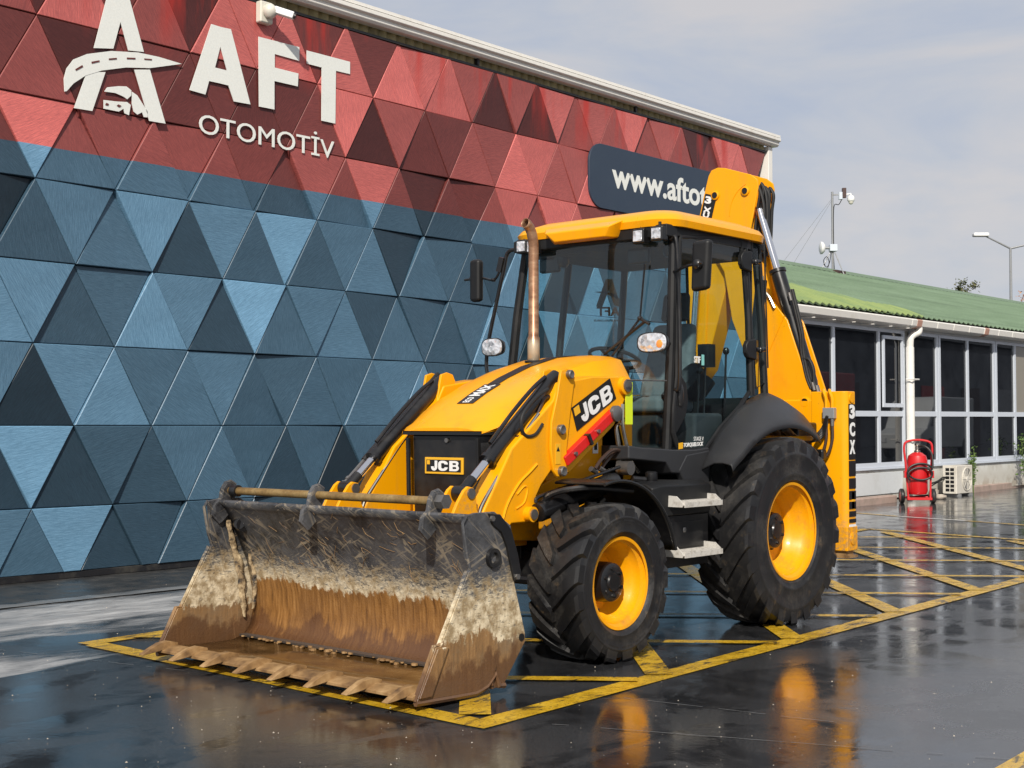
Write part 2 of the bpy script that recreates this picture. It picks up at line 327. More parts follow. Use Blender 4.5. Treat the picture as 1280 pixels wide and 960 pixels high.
def _asph(n):
    p = n.pos(); big = n.noise(p, .45, 5, .6, None, .6); med = n.noise(p, 2.2, 5, .62, (1.6, 1, 1), .5); fine = n.noise(p, 110, 3, .6); grit = n.noise(p, 260, 2, .7)
    q = n.sep(p); ctr = lambda f: n.math('SUBTRACT', f, .5)
    c = n.mix(n.ramp(med, (.36, 0.), (.70, 1.)), (.014, .0145, .016), (.038, .039, .042))
    agg = n.noise(p, 70, 4, .75); pud = n.noise(p, 1.15, 6, .68, (1.0, 1.5, 1), .7)
    damp = n.ramp(pud, (.475, 0.), (.535, 1.))
    c = n.mix(damp, c, n.mix(n.ramp(agg, (.35, 0.), (.65, 1.)), (.018, .0185, .02), (.062, .064, .068)))
    c = n.mix(n.ramp(big, (.48, 0.), (.66, .7)), c, (.062, .064, .069))
    # drier, greyer worn ground at the near right
    c0 = at(1500, 900, 'z', 0)
    vs_ = n.n('ShaderNodeVectorMath', operation='DISTANCE'); n.l(p, vs_.inputs[0]); vs_.inputs[1].default_value = (c0.x, c0.y, 0)
    dn = n.math('ADD', n.math('MULTIPLY', ctr(med), 1.9), n.math('MULTIPLY_ADD', ctr(big), 2.6, vs_.outputs['Value']))
    near = n.ramp(n.math('MULTIPLY', dn, .4), (.34, 1.), (.72, 0.))
    c = n.mix(n.math('MULTIPLY', near, .85), c, n.mix(n.ramp(fine, (.35, 0.), (.65, 1.)), (.055, .057, .062), (.115, .118, .126)))
    # drying concrete-grey apron before the clad wall and a smaller patch by the bay corner
    st = n.noise(p, 1.5, 6, .66, (.55, 1.9, 1), .9)
    band = n.math('ADD', n.math('ABSOLUTE', n.math('ADD', q[1], 3.55)), n.math('MULTIPLY', ctr(st), 2.3))
    m1 = n.math('MULTIPLY', n.ramp(band, (.40, 1.), (.95, 0.)), n.ramp(n.math('MULTIPLY_ADD', ctr(big), 3., n.math('MULTIPLY', q[0], .2)), (-.25, 0.), (.1, 1.)))
    v2 = n.n('ShaderNodeVectorMath', operation='DISTANCE'); mp = n.n('ShaderNodeMapping'); mp.inputs['Scale'].default_value = (.75, 1.15, 1); n.l(p, mp.inputs[0]); n.l(mp.outputs[0], v2.inputs[0]); v2.inputs[1].default_value = (5.15 * .75, -1.85 * 1.15, 0)
    m2 = n.ramp(n.math('MULTIPLY_ADD', ctr(st), 2.0, v2.outputs['Value']), (.35, 1.), (.75, 0.))
    dry = n.math('MAXIMUM', m1, m2)
    cc = n.ramp(n.noise(p, 3.1, 6, .68, (.6, 1.8, 1), .8), (.28, (.07, .073, .078)), (.42, (.23, .235, .24)), (.58, (.36, .365, .365)), (.74, (.50, .505, .505)))
    c = n.mix(dry, c, cc)
    sp = n.ramp(fine, (.68, 0.), (.73, 1.)); c = n.mix(n.math('MULTIPLY', sp, .45), c, (.20, .195, .18))
    n.color(c)
    wet = n.ramp(n.math('ADD', n.math('MULTIPLY', big, .6), n.math('MULTIPLY', med, .4)), (.38, .045), (.52, .075), (.66, .17))
    wet = n.math('MULTIPLY_ADD', near, .22, n.math('MULTIPLY_ADD', damp, .085, wet))
    n.rough(n.math('ADD', wet, n.math('MULTIPLY', dry, n.ramp(st, (.35, .25), (.6, .5)))))
    n.b.inputs['IOR'].default_value = 1.56; n.b.inputs['Specular IOR Level'].default_value = .5
    rip = n.noise(p, 9, 3, .6)
    gr = n.math('ADD', n.math('MULTIPLY', grit, n.math('MULTIPLY_ADD', near, .4, n.ramp(med, (.35, .03), (.65, .10)))), n.math('MULTIPLY', agg, n.math('MULTIPLY', damp, .22)))
    n.bump(n.math('ADD', n.math('MULTIPLY_ADD', n.noise(p, 34, 2, .5), .16, n.math('MULTIPLY', rip, .36)), gr), .12, .010)
M['asphalt'] = mk('wet_asphalt', _asph)
def _line(n):
    p = n.pos(); f = n.noise(p, 5, 6, .7); g = n.noise(p, 45, 4, .7); s = n.noise(p, 3, 5, .7, (1, 3, 1), 1.2)
    wear = n.math('MAXIMUM', n.ramp(g, (.56, 0.), (.66, .85)), n.ramp(s, (.545, 0.), (.61, .9)))
    c = n.ramp(f, (.3, (.44, .25, .012)), (.55, (.62, .38, .022)), (.75, (.68, .45, .05)))
    n.color(n.mix(wear, c, (.05, .04, .022))); n.rough(n.ramp(f, (.35, .16), (.65, .38)))
    n.bump(n.noise(p, 130, 2), .1, .004)
M['line'] = mk('yellow_road_paint', _line)
M['wline'] = grime(mat('white_road_paint', (.66, .66, .64), .35), (.68, .68, .66), (.4, .4, .38), (.5, .75), 7, .25, .4)
def _conc(n):
    p = n.pos(); f = n.noise(p, 1.6, 6, .62, (.6, 1.8, 1), .8); g = n.noise(p, 60, 3); h = n.noise(p, 3.2, 4, .6, (.5, 2.2, 1))
    c = n.ramp(f, (.30, (.045, .047, .05)), (.45, (.13, .135, .14)), (.65, (.20, .205, .205)), (.78, (.28, .285, .28)))
    n.color(c); n.rough(n.ramp(h, (.38, .2), (.62, .7))); n.bump(g, .1, .004)
M['concrete'] = mk('patchy_concrete', _conc)
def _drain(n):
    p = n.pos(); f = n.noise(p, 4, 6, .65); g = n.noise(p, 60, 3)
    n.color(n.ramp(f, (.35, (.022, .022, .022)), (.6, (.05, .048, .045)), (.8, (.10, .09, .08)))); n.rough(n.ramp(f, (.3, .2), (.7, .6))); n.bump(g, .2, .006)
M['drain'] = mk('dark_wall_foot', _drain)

# ------------------------------------------------------------------ mesh building
class MB:
    def __init__(s): s.bm = bmesh.new()
    def face(s, vs):
        try: s.bm.faces.new(vs)
        except ValueError: pass
    def verts(s, pts): return [s.bm.verts.new(p) for p in pts]
    def box(s, lo, hi):
        x0, y0, z0 = lo; x1, y1, z1 = hi
        v = s.verts([(x0, y0, z0), (x1, y0, z0), (x1, y1, z0), (x0, y1, z0), (x0, y0, z1), (x1, y0, z1), (x1, y1, z1), (x0, y1, z1)])
        for f in ((0, 3, 2, 1), (4, 5, 6, 7), (0, 1, 5, 4), (1, 2, 6, 5), (2, 3, 7, 6), (3, 0, 4, 7)): s.face([v[i] for i in f])
        return s
    def hexa(s, p):
        v = s.verts(p)
        for f in ((0, 3, 2, 1), (4, 5, 6, 7), (0, 1, 5, 4), (1, 2, 6, 5), (2, 3, 7, 6), (3, 0, 4, 7)): s.face([v[i] for i in f])
        return s
    def obox(s, c, ex, ey, ez, a, b, h):
        """box about c with half sizes a,b,h along unit axes"""
        c = Vector(c); ex, ey, ez = Vector(ex), Vector(ey), Vector(ez)
        P = [c + ex * (a * i) + ey * (b * j) + ez * (h * k) for k in (-1, 1) for i, j in ((-1, -1), (1, -1), (1, 1), (-1, 1))]
        return s.hexa(P)
    def prism(s, poly, ax, lo, hi):
        def P(a, b, c): return {'y': (a, c, b), 'x': (c, a, b), 'z': (a, b, c)}[ax]
        A = s.verts([P(a, b, lo) for a, b in poly]); B = s.verts([P(a, b, hi) for a, b in poly])
        s.face(A); s.face(B[::-1]); n = len(A)
        for i in range(n): s.face([A[i], A[(i + 1) % n], B[(i + 1) % n], B[i]])
        return s
    def oprism(s, pts, vec):
        """extrude a 3D polygon along vec"""
        A = s.verts(pts); B = s.verts([Vector(p) + Vector(vec) for p in pts]); s.face(A); s.face(B[::-1]); n = len(A)
        for i in range(n): s.face([A[i], A[(i + 1) % n], B[(i + 1) % n], B[i]])
        return s
    def tube(s, path, r, n=10, caps=True, closed=False):
        path = [Vector(p) for p in path]; k = len(path)
        rr = r if isinstance(r, (list, tuple)) else [r] * k
        rings = []; up = None
        for i, p in enumerate(path):
            if closed: d = path[(i + 1) % k] - path[i - 1]
            else: d = path[min(i + 1, k - 1)] - path[max(i - 1, 0)]
            d.normalize()
            if up is None: up = Vector((0, 0, 1)) if abs(d.z) < .9 else Vector((1, 0, 0))
            a = d.cross(up)
            if a.length < 1e-4: a = d.cross(Vector((0, 1, .3)))
            a.normalize(); up = a.cross(d).normalized()
            rings.append(s.verts([p + (a * cos(2 * pi * j / n) + up * sin(2 * pi * j / n)) * rr[i] for j in range(n)]))
        for i in range(k if closed else k - 1):
            A, B = rings[i], rings[(i + 1) % k]
            for j in range(n): s.face([A[j], A[(j + 1) % n], B[(j + 1) % n], B[j]])
        if caps and not closed: s.face(rings[0][::-1]); s.face(rings[-1])
        return s
    def cyl(s, a, b, r, n=20, r2=None): return s.tube([a, b], [r, r if r2 is None else r2], n)
    def bar(s, a, b, w, h, up=(0, 0, 1)):
        a, b = Vector(a), Vector(b); d = (b - a); L = d.length; d.normalize(); x = d.cross(Vector(up)).normalized(); y = x.cross(d)
        return s.obox((a + b) / 2, d, x, y, L / 2, w / 2, h / 2)
    def grid(s, rows, close=False):
        V = [s.verts(r) for r in rows]
        for i in range(len(V) - 1):
            k = len(V[i])
            for j in range(k if close else k - 1): s.face([V[i][j], V[i][(j + 1) % k], V[i + 1][(j + 1) % k], V[i + 1][j]])
        return V
    def loft(s, rows):
        V = s.grid(rows, True); s.face(V[0][::-1]); s.face(V[-1]); return s
    def lathe(s, prof, c, axis='y', n=48, a0=0):
        """prof of (radius, offset along axis)"""
        rows = []
        for r, o in prof:
            row = []
            for j in range(n):
                t = a0 + 2 * pi * j / n
                row.append({'y': (c[0] + r * cos(t), c[1] + o, c[2] + r * sin(t)), 'z': (c[0] + r * cos(t), c[1] + r * sin(t), c[2] + o), 'x': (c[0] + o, c[1] + r * cos(t), c[2] + r * sin(t))}[axis])
            rows.append(row)
        V = s.grid(rows, True)
        if prof[0][0] > .001 and prof[0][0] < 9: pass
        return V
    def disc(s, prof, c, axis='y', n=32):
        V = s.lathe(prof, c, axis, n); s.face(V[0][::-1]); s.face(V[-1]); return s
    def sphere(s, c, r, sc=(1, 1, 1), n=12):
        k = n // 2
        rows = [[(c[0] + r * sc[0] * sin(pi * i / k) * cos(2 * pi * j / n), c[1] + r * sc[1] * sin(pi * i / k) * sin(2 * pi * j / n), c[2] + r * sc[2] * cos(pi * i / k)) for j in range(n)] for i in range(1, k)]
        V = s.grid(rows, True); s.face(V[0][::-1]); s.face(V[-1]); return s
    def build(s, name, mt, parent=None, smooth=True, bevel=0, solid=0, ang=35, recalc=True, xf=None):
        if xf is not None: s.bm.transform(xf)
        if recalc: bmesh.ops.recalc_face_normals(s.bm, faces=s.bm.faces)
        me = bpy.data.meshes.new(name); s.bm.to_mesh(me); s.bm.free()
        return link(name, me, mt, parent, smooth, bevel, solid, ang)
def link(name, me, mt, parent=None, smooth=True, bevel=0, solid=0, ang=35):
    me.materials.clear(); me.materials.append(M[mt] if isinstance(mt, str) else mt)
    if smooth: me.shade_smooth(); me.set_sharp_from_angle(angle=radians(ang))
    else: me.shade_flat()
    o = bpy.data.objects.new(name, me); COL.objects.link(o)
    if parent is not None: o.parent = parent
    if solid:
        q = o.modifiers.new('thick', 'SOLIDIFY'); q.thickness = solid; q.offset = 0
    if bevel:
        q = o.modifiers.new('bevel', 'BEVEL'); q.width = bevel; q.segments = 2; q.limit_method = 'ANGLE'; q.angle_limit = radians(40); q.harden_normals = True
    return o
def tag(o, label, cat, group=None, kind=None):
    if label: o['label'] = label
    if cat: o['category'] = cat
    if group: o['group'] = group
    if kind: o['kind'] = kind
    return o
def thing(name, label, cat, loc=(0, 0, 0), group=None):
    o = bpy.data.objects.new(name, None); COL.objects.link(o); o.location = loc; o.empty_display_size = .2
    return tag(o, label, cat, group)
def structure(o): o['kind'] = 'structure'; return o
_font = None
def text_mesh(body, bold=.0, shear=0):
    cu = bpy.data.curves.new('lettering', 'FONT'); cu.body = body; cu.offset = bold; cu.resolution_u = 4; cu.shear = shear
    ob = bpy.data.objects.new('lettering', cu); COL.objects.link(ob)
    bpy.context.view_layer.update()
    dg = bpy.context.evaluated_depsgraph_get(); me = bpy.data.meshes.new_from_object(ob.evaluated_get(dg))
    bpy.data.objects.remove(ob); bpy.data.curves.remove(cu)
    return me
def text(name, body, org, ex, ey, width, height, mt, parent, depth=.004, bold=0, shear=0, wref=None, mirror=False):
    """flat lettering filling width x height from the lower left corner org, thickened along ex x ey"""
    me = text_mesh(body, bold, shear)
    xs = [v.co.x for v in me.vertices]; ys = [v.co.y for v in me.vertices]
    x0, x1, y0, y1 = min(xs), max(xs), min(ys), max(ys)
    w = (x1 - x0)
    if wref:
        m2 = text_mesh(wref, bold, shear); q = [v.co.x for v in m2.vertices]; w = max(q) - min(q)
    ex, ey, org = Vector(ex).normalized(), Vector(ey).normalized(), Vector(org); nz = ex.cross(ey)
    bm = bmesh.new(); bm.from_mesh(me)
    bmesh.ops.remove_doubles(bm, verts=bm.verts, dist=1e-5)
    for v in bm.verts:
        a = (v.co.x - x0) / w * width; b = (v.co.y - y0) / (y1 - y0) * height
        v.co = org + ex * a + ey * b
    r = bmesh.ops.extrude_face_region(bm, geom=bm.faces[:])
    for g in r['geom']:
        if isinstance(g, bmesh.types.BMVert): g.co += nz * depth
    bmesh.ops.recalc_face_normals(bm, faces=bm.faces)
    bm.to_mesh(me); bm.free()
    return link(name, me, mt, parent, False)
def spline(pts, k=6):
    """Catmull-Rom through points"""
    P = [Vector(p) for p in pts]; P = [P[0] * 2 - P[1]] + P + [P[-1] * 2 - P[-2]]; o = []
    for i in range(1, len(P) - 2):
        a, b, c, d = P[i - 1:i + 3]
        for j in range(k):
            t = j / k
            o.append(.5 * (2 * b + (c - a) * t + (2 * a - 5 * b + 4 * c - d) * t * t + (3 * b - a - 3 * c + d) * t ** 3))
    o.append(P[-2]); return o

# ================================================================== SETTING
g = MB(); g.grid([[(-400, -400, 0), (400, -400, 0)], [(-400, 400, 0), (400, 400, 0)]])
structure(g.build('ground', 'asphalt', smooth=False))
def ragged(poly, amp=.08, step=.12, seed=0):
    o = []
    for i in range(len(poly)):
        a, b = Vector(poly[i]), Vector(poly[(i + 1) % len(poly)]); k = max(1, int((b - a).length / step)); nn = Vector((-(b - a).y, (b - a).x)).normalized()
        for j in range(k):
            p = a.lerp(b, j / k); q = p + nn * amp * noise.noise(Vector((p.x * 2.3 + seed, p.y * 2.3, seed)))* 1.6
            o.append((q.x, q.y))
    return o
def sheet(name, poly, z, mt):
    b = MB(); b.face(b.verts([(x, y, z) for x, y in poly])); bmesh.ops.triangulate(b.bm, faces=b.bm.faces)
    return structure(b.build(name, mt, smooth=False))
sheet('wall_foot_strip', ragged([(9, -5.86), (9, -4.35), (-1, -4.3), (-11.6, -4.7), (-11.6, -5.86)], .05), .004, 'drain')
# low rough concrete lip along the apron
lip = MB(); rows = []
for i in range(90):
    x = 9 - i * .115; j = noise.noise(Vector((x * 5, 0, 0))) * .03; h = .02 + .014 * noise.noise(Vector((x * 7, 4, 0)))
    rows.append([(x, -4.44 + j, .005), (x, -4.39 + j * .6, h), (x, -4.33, h * .8), (x, -4.27 + j, .0085)])
lip.grid(rows); structure(lip.build('concrete_lip', 'concrete'))

# yellow hatched bay: painted lines as thin sheets
def strip(b, p, q, w, z):
    p, q = Vector((*p, z)), Vector((*q, z)); d = (q - p).normalized(); s_ = Vector((-d.y, d.x, 0)) * (w / 2)
    b.face(b.verts([p + s_, q + s_, q - s_, p - s_]))
def yr(x): return 1.64 - .0393 * (4.2 - x)          # near edge of the bay (line centre)
def yl(x): return -2.14 - .052 * (4.1 - x)           # edge beside the building
XF, XB = 4.10, -9.15
bay = MB()
strip(bay, (XF + .08, yr(XF)), (XB, yr(XB)), .165, .006)
strip(bay, (XF - .02, yl(XF) + .0), (XB, yl(XB)), .15, .006)
strip(bay, (XF + .0, yr(XF) - .083), (XF - .07, yl(XF) + .075), .165, .006)
strip(bay, (XB, yl(XB)), (XB + .62, yr(XB) + .1), .15, .006)
structure(bay.build('bay_outline_marking', 'line', smooth=False))
hat = MB(); hat2 = MB()
def clip_line(p, d):
    """part of the line p + t d inside the bay"""
    ts = []
    t = -16
    ins = False; a = None; seg = None
    while t < 16:
        x, y = p[0] + d[0] * t, p[1] + d[1] * t
        i = XB + .3 + (y + 2.8) * .15 < x < XF - .12 and yl(x) + .02 < y < yr(x) - .03
        if i and a is None: a = t
        if i: seg = (a, t)
        t += .01
    return seg
for c in (2.38, .73, -.95, -2.65, -4.43, -6.2, -8.0, 4.1):
    d = (.735, .678); s_ = clip_line((c, 0), d)
    if s_: strip(hat, (c + d[0] * s_[0], d[1] * s_[0]), (c + d[0] * s_[1], d[1] * s_[1]), .17, .010)
for c in (3.83, 2.02, .29, -1.56, -3.42, -5.4, -7.39, -9.39):
    d = (-.61, .79); s_ = clip_line((c, 0), d)
    if s_: strip(hat2, (c + d[0] * s_[0], d[1] * s_[0]), (c + d[0] * s_[1], d[1] * s_[1]), .12, .014)
structure(hat.build('bay_hatch_marking', 'line', smooth=False)); structure(hat2.build('bay_cross_hatch_marking', 'line', smooth=False))
far = MB(); strip(far, (-12.6, -5.3), (-12.04, -3.72), .1, .006); strip(far, (-11.75, -2.43), (-10.6, 1.6), .1, .006)
structure(far.build('far_bay_marking', 'line', smooth=False))
fw_ = MB(); strip(fw_, (-12.04, -3.72), (-11.75, -2.43), .1, .006); structure(fw_.build('white_line_marking', 'wline', smooth=False))
nr = MB(); strip(nr, (5.4, 4.12), (-9, 3.52), .165, .006); structure(nr.build('near_bay_marking', 'line', smooth=False))
# fine pale cracks / hose-thin tar seams in the foreground
seam = MB()
for a, b_ in (((780, 872), (1065, 905)), ((690, 905), (1280, 950)), ((0, 812), (230, 838))):
    pts = []
    for i in range(30):
        t = i / 29; p = at(a[0] + (b_[0] - a[0]) * t, a[1] + (b_[1] - a[1]) * t, 'z', .004); p.x += .012 * noise.noise(Vector((i * .6, a[0], 0))); pts.append(p)
    for k_, (p, q) in enumerate(zip(pts, pts[1:])):
        if noise.noise(Vector((k_ * .35, a[0] * .1, 7))) > -.12: strip(seam, (p.x, p.y), (q.x, q.y), .006 + .003 * noise.noise(Vector((k_ * .9, 3, a[0]))), .004)
structure(seam.build('ground_seam_marking', 'concrete', smooth=False))

# ================================================================== WAREHOUSE WITH TRIANGLE CLADDING
YW = -5.9; XR, XL = -11.53, 4.75; ZT = 6.33
wh = thing('warehouse', 'long warehouse whose wall is printed with blue and red triangles in added relief', 'building', (0, YW, 0))
def Wp(o):  # parent keeping world coordinates
    o.parent = wh; o.matrix_parent_inverse = Matrix.Translation((0, -YW, 0)); return o
Wp(MB().box((XR, -20, 0), (XL, YW - .115, 6.60)).build('wall', 'skirt', smooth=False))
rf = MB(); rf.prism([(-5.74, 6.62), (-5.74, 6.66), (-13, 7.9), (-20.4, 6.66), (-20.4, 6.62), (-13, 7.84)], 'x', XR - .25, XL + .2); Wp(rf.build('roof', 'gutter', smooth=False))
def clip_poly(poly, x0, x1, z0, z1):
    def cl(P, f, inter):
        o = []
        for i in range(len(P)):
            a, b = P[i - 1], P[i]
            if f(b):
                if not f(a): o.append(inter(a, b))
                o.append(b)
            elif f(a): o.append(inter(a, b))
        return o
    def ix(v): return lambda a, b: (v, a[1] + (b[1] - a[1]) * (v - a[0]) / (b[0] - a[0]))
    def iz(v): return lambda a, b: (a[0] + (b[0] - a[0]) * (v - a[1]) / (b[1] - a[1]), v)
    P = cl(poly, lambda p: p[0] >= x0, ix(x0)); P = cl(P, lambda p: p[0] <= x1, ix(x1)) if P else P
    P = cl(P, lambda p: p[1] >= z0, iz(z0)) if P else P
    return cl(P, lambda p: p[1] <= z1, iz(z1)) if P else P
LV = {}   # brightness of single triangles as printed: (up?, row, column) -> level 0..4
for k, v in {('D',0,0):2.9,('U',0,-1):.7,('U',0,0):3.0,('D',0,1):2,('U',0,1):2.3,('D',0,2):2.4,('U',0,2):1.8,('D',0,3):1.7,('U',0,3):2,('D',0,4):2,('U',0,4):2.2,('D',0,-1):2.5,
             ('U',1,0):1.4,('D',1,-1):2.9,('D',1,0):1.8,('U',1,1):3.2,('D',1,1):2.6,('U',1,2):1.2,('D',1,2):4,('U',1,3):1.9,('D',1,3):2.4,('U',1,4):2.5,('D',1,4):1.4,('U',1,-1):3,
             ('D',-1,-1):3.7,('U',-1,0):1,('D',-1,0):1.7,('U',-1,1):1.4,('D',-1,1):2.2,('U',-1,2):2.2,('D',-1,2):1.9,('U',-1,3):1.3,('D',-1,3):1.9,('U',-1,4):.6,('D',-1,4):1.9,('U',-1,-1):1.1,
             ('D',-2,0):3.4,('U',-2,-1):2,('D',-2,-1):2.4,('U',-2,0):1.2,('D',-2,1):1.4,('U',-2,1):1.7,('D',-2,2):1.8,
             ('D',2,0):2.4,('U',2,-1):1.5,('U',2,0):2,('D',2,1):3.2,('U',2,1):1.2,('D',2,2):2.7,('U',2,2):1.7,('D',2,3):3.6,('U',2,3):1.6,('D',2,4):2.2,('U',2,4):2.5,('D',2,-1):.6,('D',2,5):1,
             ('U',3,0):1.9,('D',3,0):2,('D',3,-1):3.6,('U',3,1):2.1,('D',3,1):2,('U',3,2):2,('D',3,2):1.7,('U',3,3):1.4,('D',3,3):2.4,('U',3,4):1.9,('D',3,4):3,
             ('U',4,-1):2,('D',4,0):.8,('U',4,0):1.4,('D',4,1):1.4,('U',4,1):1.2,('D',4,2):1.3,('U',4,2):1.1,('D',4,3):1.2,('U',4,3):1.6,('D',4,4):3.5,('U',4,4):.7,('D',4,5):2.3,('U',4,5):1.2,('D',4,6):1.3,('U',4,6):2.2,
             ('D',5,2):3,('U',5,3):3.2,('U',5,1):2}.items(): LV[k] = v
def lx(line, i): return (1.949 if line % 2 == 0 else 2.40) - .9 * i
hts = {}
def vh(line, i):
    k = (line, i)
    if k not in hts: hts[k] = R.uniform(.0, .03)
    return hts[k]
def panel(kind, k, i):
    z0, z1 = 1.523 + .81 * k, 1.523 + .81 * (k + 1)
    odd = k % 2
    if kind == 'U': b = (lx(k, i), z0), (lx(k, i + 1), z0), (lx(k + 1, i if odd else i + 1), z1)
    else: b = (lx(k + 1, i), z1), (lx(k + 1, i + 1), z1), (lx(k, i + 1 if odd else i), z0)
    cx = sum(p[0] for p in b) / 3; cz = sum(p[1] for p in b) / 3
    # invented tilt on a flat print: sunk corners let neighbours shade dark panels
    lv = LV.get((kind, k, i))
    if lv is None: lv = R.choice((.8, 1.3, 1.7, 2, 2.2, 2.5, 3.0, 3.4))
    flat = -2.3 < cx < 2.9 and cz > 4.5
    d = [R.uniform(.026, .036) for _ in range(3)]
    if not flat:
        js = R.sample(range(3), R.choice((1, 1, 2))); sk = R.uniform(.03, .075) if lv < 2.2 else R.uniform(.005, .035)
        if R.random() < .2: sk = 0
        for q in js: d[q] -= sk * R.uniform(.7, 1.1)
    elif lv < 2: d = [x - .012 for x in d]
    def dep(x, z):
        (x1, a1), (x2, a2), (x3, a3) = b; D = (a2 - a3) * (x1 - x3) + (x3 - x2) * (a1 - a3)
        l1 = ((a2 - a3) * (x - x3) + (x3 - x2) * (z - a3)) / D; l2 = ((a3 - a1) * (x - x3) + (x1 - x3) * (z - a3)) / D
        return d[0] * l1 + d[1] * l2 + d[2] * (1 - l1 - l2)
    def inset(f): return [(cx + (x - cx) * f, cz + (z - cz) * f) for x, z in b]
    g0, g1 = clip_poly(inset(.988), XR, XL, .07, ZT), clip_poly(inset(.965), XR + .006, XL, .076, ZT - .006)
    if len(g0) < 3 or len(g0) != len(g1): return
    m_ = MB()
    A = m_.verts([(x - cx, -.105, z - cz) for x, z in g0]); B = m_.verts([(x - cx, dep(x, z) - .007, z - cz) for x, z in g0]); C = m_.verts([(x - cx, dep(x, z), z - cz) for x, z in g1])
    m_.face(C); n = len(A)
    for q in range(n):
        w = (q + 1) % n; m_.face([A[q], A[w], B[w], B[q]]); m_.face([B[q], B[w], C[w], C[q]])
    o = m_.build('wall_panel', 'print', smooth=False)
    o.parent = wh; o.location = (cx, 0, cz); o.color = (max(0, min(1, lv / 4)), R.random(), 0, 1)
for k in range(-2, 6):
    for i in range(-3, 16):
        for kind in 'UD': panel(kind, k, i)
Wp(MB().box((XR, YW - .114, 0), (XL, YW + .012, .068)).build('skirting', 'skirt', bevel=.006))
# cladding strip, gutter, corner post, edge trim
st = MB(); rows = []
x = XR + .02; i = 0
while x < XL - .02:
    y = YW - .02 + (.0, .03, .03, .0)[i % 4]; rows.append([(x, y, 6.36), (x, y, 6.62)]); x += (.05, .03, .05, .03)[i % 4]; i += 1
st.grid(rows); Wp(st.build('corrugated_strip', 'corr', smooth=False))
Wp(MB().box((XR, YW - .114, ZT + .003), (XL, YW + .03, ZT + .035)).build('top_trim', 'skirt', bevel=.004))
gt = MB(); gt.prism([(YW - .0, 6.455), (YW + .12, 6.455), (YW + .15, 6.49), (YW + .15, 6.53), (YW + .19, 6.55), (YW + .19, 6.60), (YW + .0, 6.615)], 'x', XR - .22, XL + .1); Wp(gt.build('gutter', 'gutter', bevel=.008))
Wp(MB().box((XR - .14, YW - .12, 0), (XR - .004, YW + .06, 6.45)).build('corner_post', 'gutter', bevel=.01))
for j in range(4):
    xx = 3.2 - j * 3.6
    Wp(MB().box((xx - .02, YW - .01, 6.37), (xx + .02, YW + .045, 6.452)).build('gutter_bracket', 'skirt'))

# ---- logo sign
YL = YW + .046
def z1(pts): return [(x * .375, y * .375) for x, y in pts]
logo = thing('logo_sign', 'white road-and-lorry A logo with large AFT and OTOMOTİV lettering on the red upper wall', 'sign', (0, YW, 5))
def S(o, t): o.parent = t; o.matrix_parent_inverse = Matrix.Translation(t.location).inverted(); return o
def cut(name, polys, d0=-.008, mt='letter', d1=0):
    b = MB()
    for p in polys: b.prism(PX('y', YL, z1(p)), 'y', YL + d0, YL + d1)
    return S(b.build(name, mt, smooth=False), logo)
cut('letter', [[(632, 300), (705, 80), (737, 90), (735, 155), (717, 225), (737, 230), (730, 277), (697, 270), (685, 315)], [(737, 90), (770, 97), (835, 348), (780, 338), (762, 285), (730, 277), (737, 230), (757, 235), (735, 155)]])
cut('letter', [[(862, 122), (998, 157), (998, 203), (916, 180), (916, 225), (995, 245), (993, 288), (915, 270), (915, 365), (864, 355)]])
cut('letter', [[(1023, 168), (1167, 206), (1167, 247), (1120, 236), (1118, 412), (1072, 402), (1073, 225), (1023, 212)]])
cut('emblem_upper', [[(313, 160), (362, -30), (392, -30), (402, 72), (378, 162)], [(392, -30), (425, -30), (480, 173), (428, 168), (402, 72)]])
cut('emblem_leg', [[(290, 240), (247, 360), (308, 370), (352, 240)]])
cut('emblem_leg', [[(448, 232), (500, 232), (552, 412), (498, 403)]])
cut('emblem_road', [[(215, 305), (213, 262), (222, 228), (245, 198), (290, 180), (370, 170), (460, 175), (530, 190), (606, 213), (500, 227), (420, 225), (340, 235), (285, 252), (245, 278), (222, 304)]], d0=-.007, d1=.003)
for q_ in ([(252, 236), (250, 231), (273, 217), (276, 223)], [(305, 212), (304, 206), (330, 201), (331, 206)], [(362, 200), (362, 195), (388, 193), (388, 198)], [(422, 197), (422, 192), (450, 193), (450, 198)], [(480, 199), (480, 195), (505, 197), (505, 201)]):
    cut('road_dash', [q_], .0035, 'print', .008).color = (.3, .2, 0, 1)
cut('emblem_lorry', [[(348, 305), (358, 291), (395, 287), (422, 288), (438, 301), (438, 318), (424, 331), (412, 322), (385, 310)], [(346, 333), (388, 338), (424, 340), (436, 350), (430, 384), (416, 378), (412, 362), (396, 372), (346, 362)], [(441, 306), (458, 318), (492, 372), (492, 391), (480, 390), (474, 374), (458, 382), (446, 372), (440, 345)]])
cut('lorry_lamp', [[(350, 350), (353, 343), (362, 346), (360, 352)], [(388, 352), (394, 348), (404, 353), (396, 358)], [(346, 322), (420, 330), (420, 336), (346, 329)]], .0035, 'print', .006).color = (.3, .2, 0, 1)
p0, p1 = at(249, 168, 'y', YL), at(418, 168, 'y', YL)
zt_ = at(248, 139, 'y', YL).z; zb_ = at(249, 166, 'y', YL).z
S(text('lettering', 'OTOMOTİV', (p0.x, YL - .008, zb_), (-1, 0, 0), (0, 0, 1), p0.x - p1.x, (zt_ - zb_) * 1.22, 'letter', None, .008, bold=.0), logo)
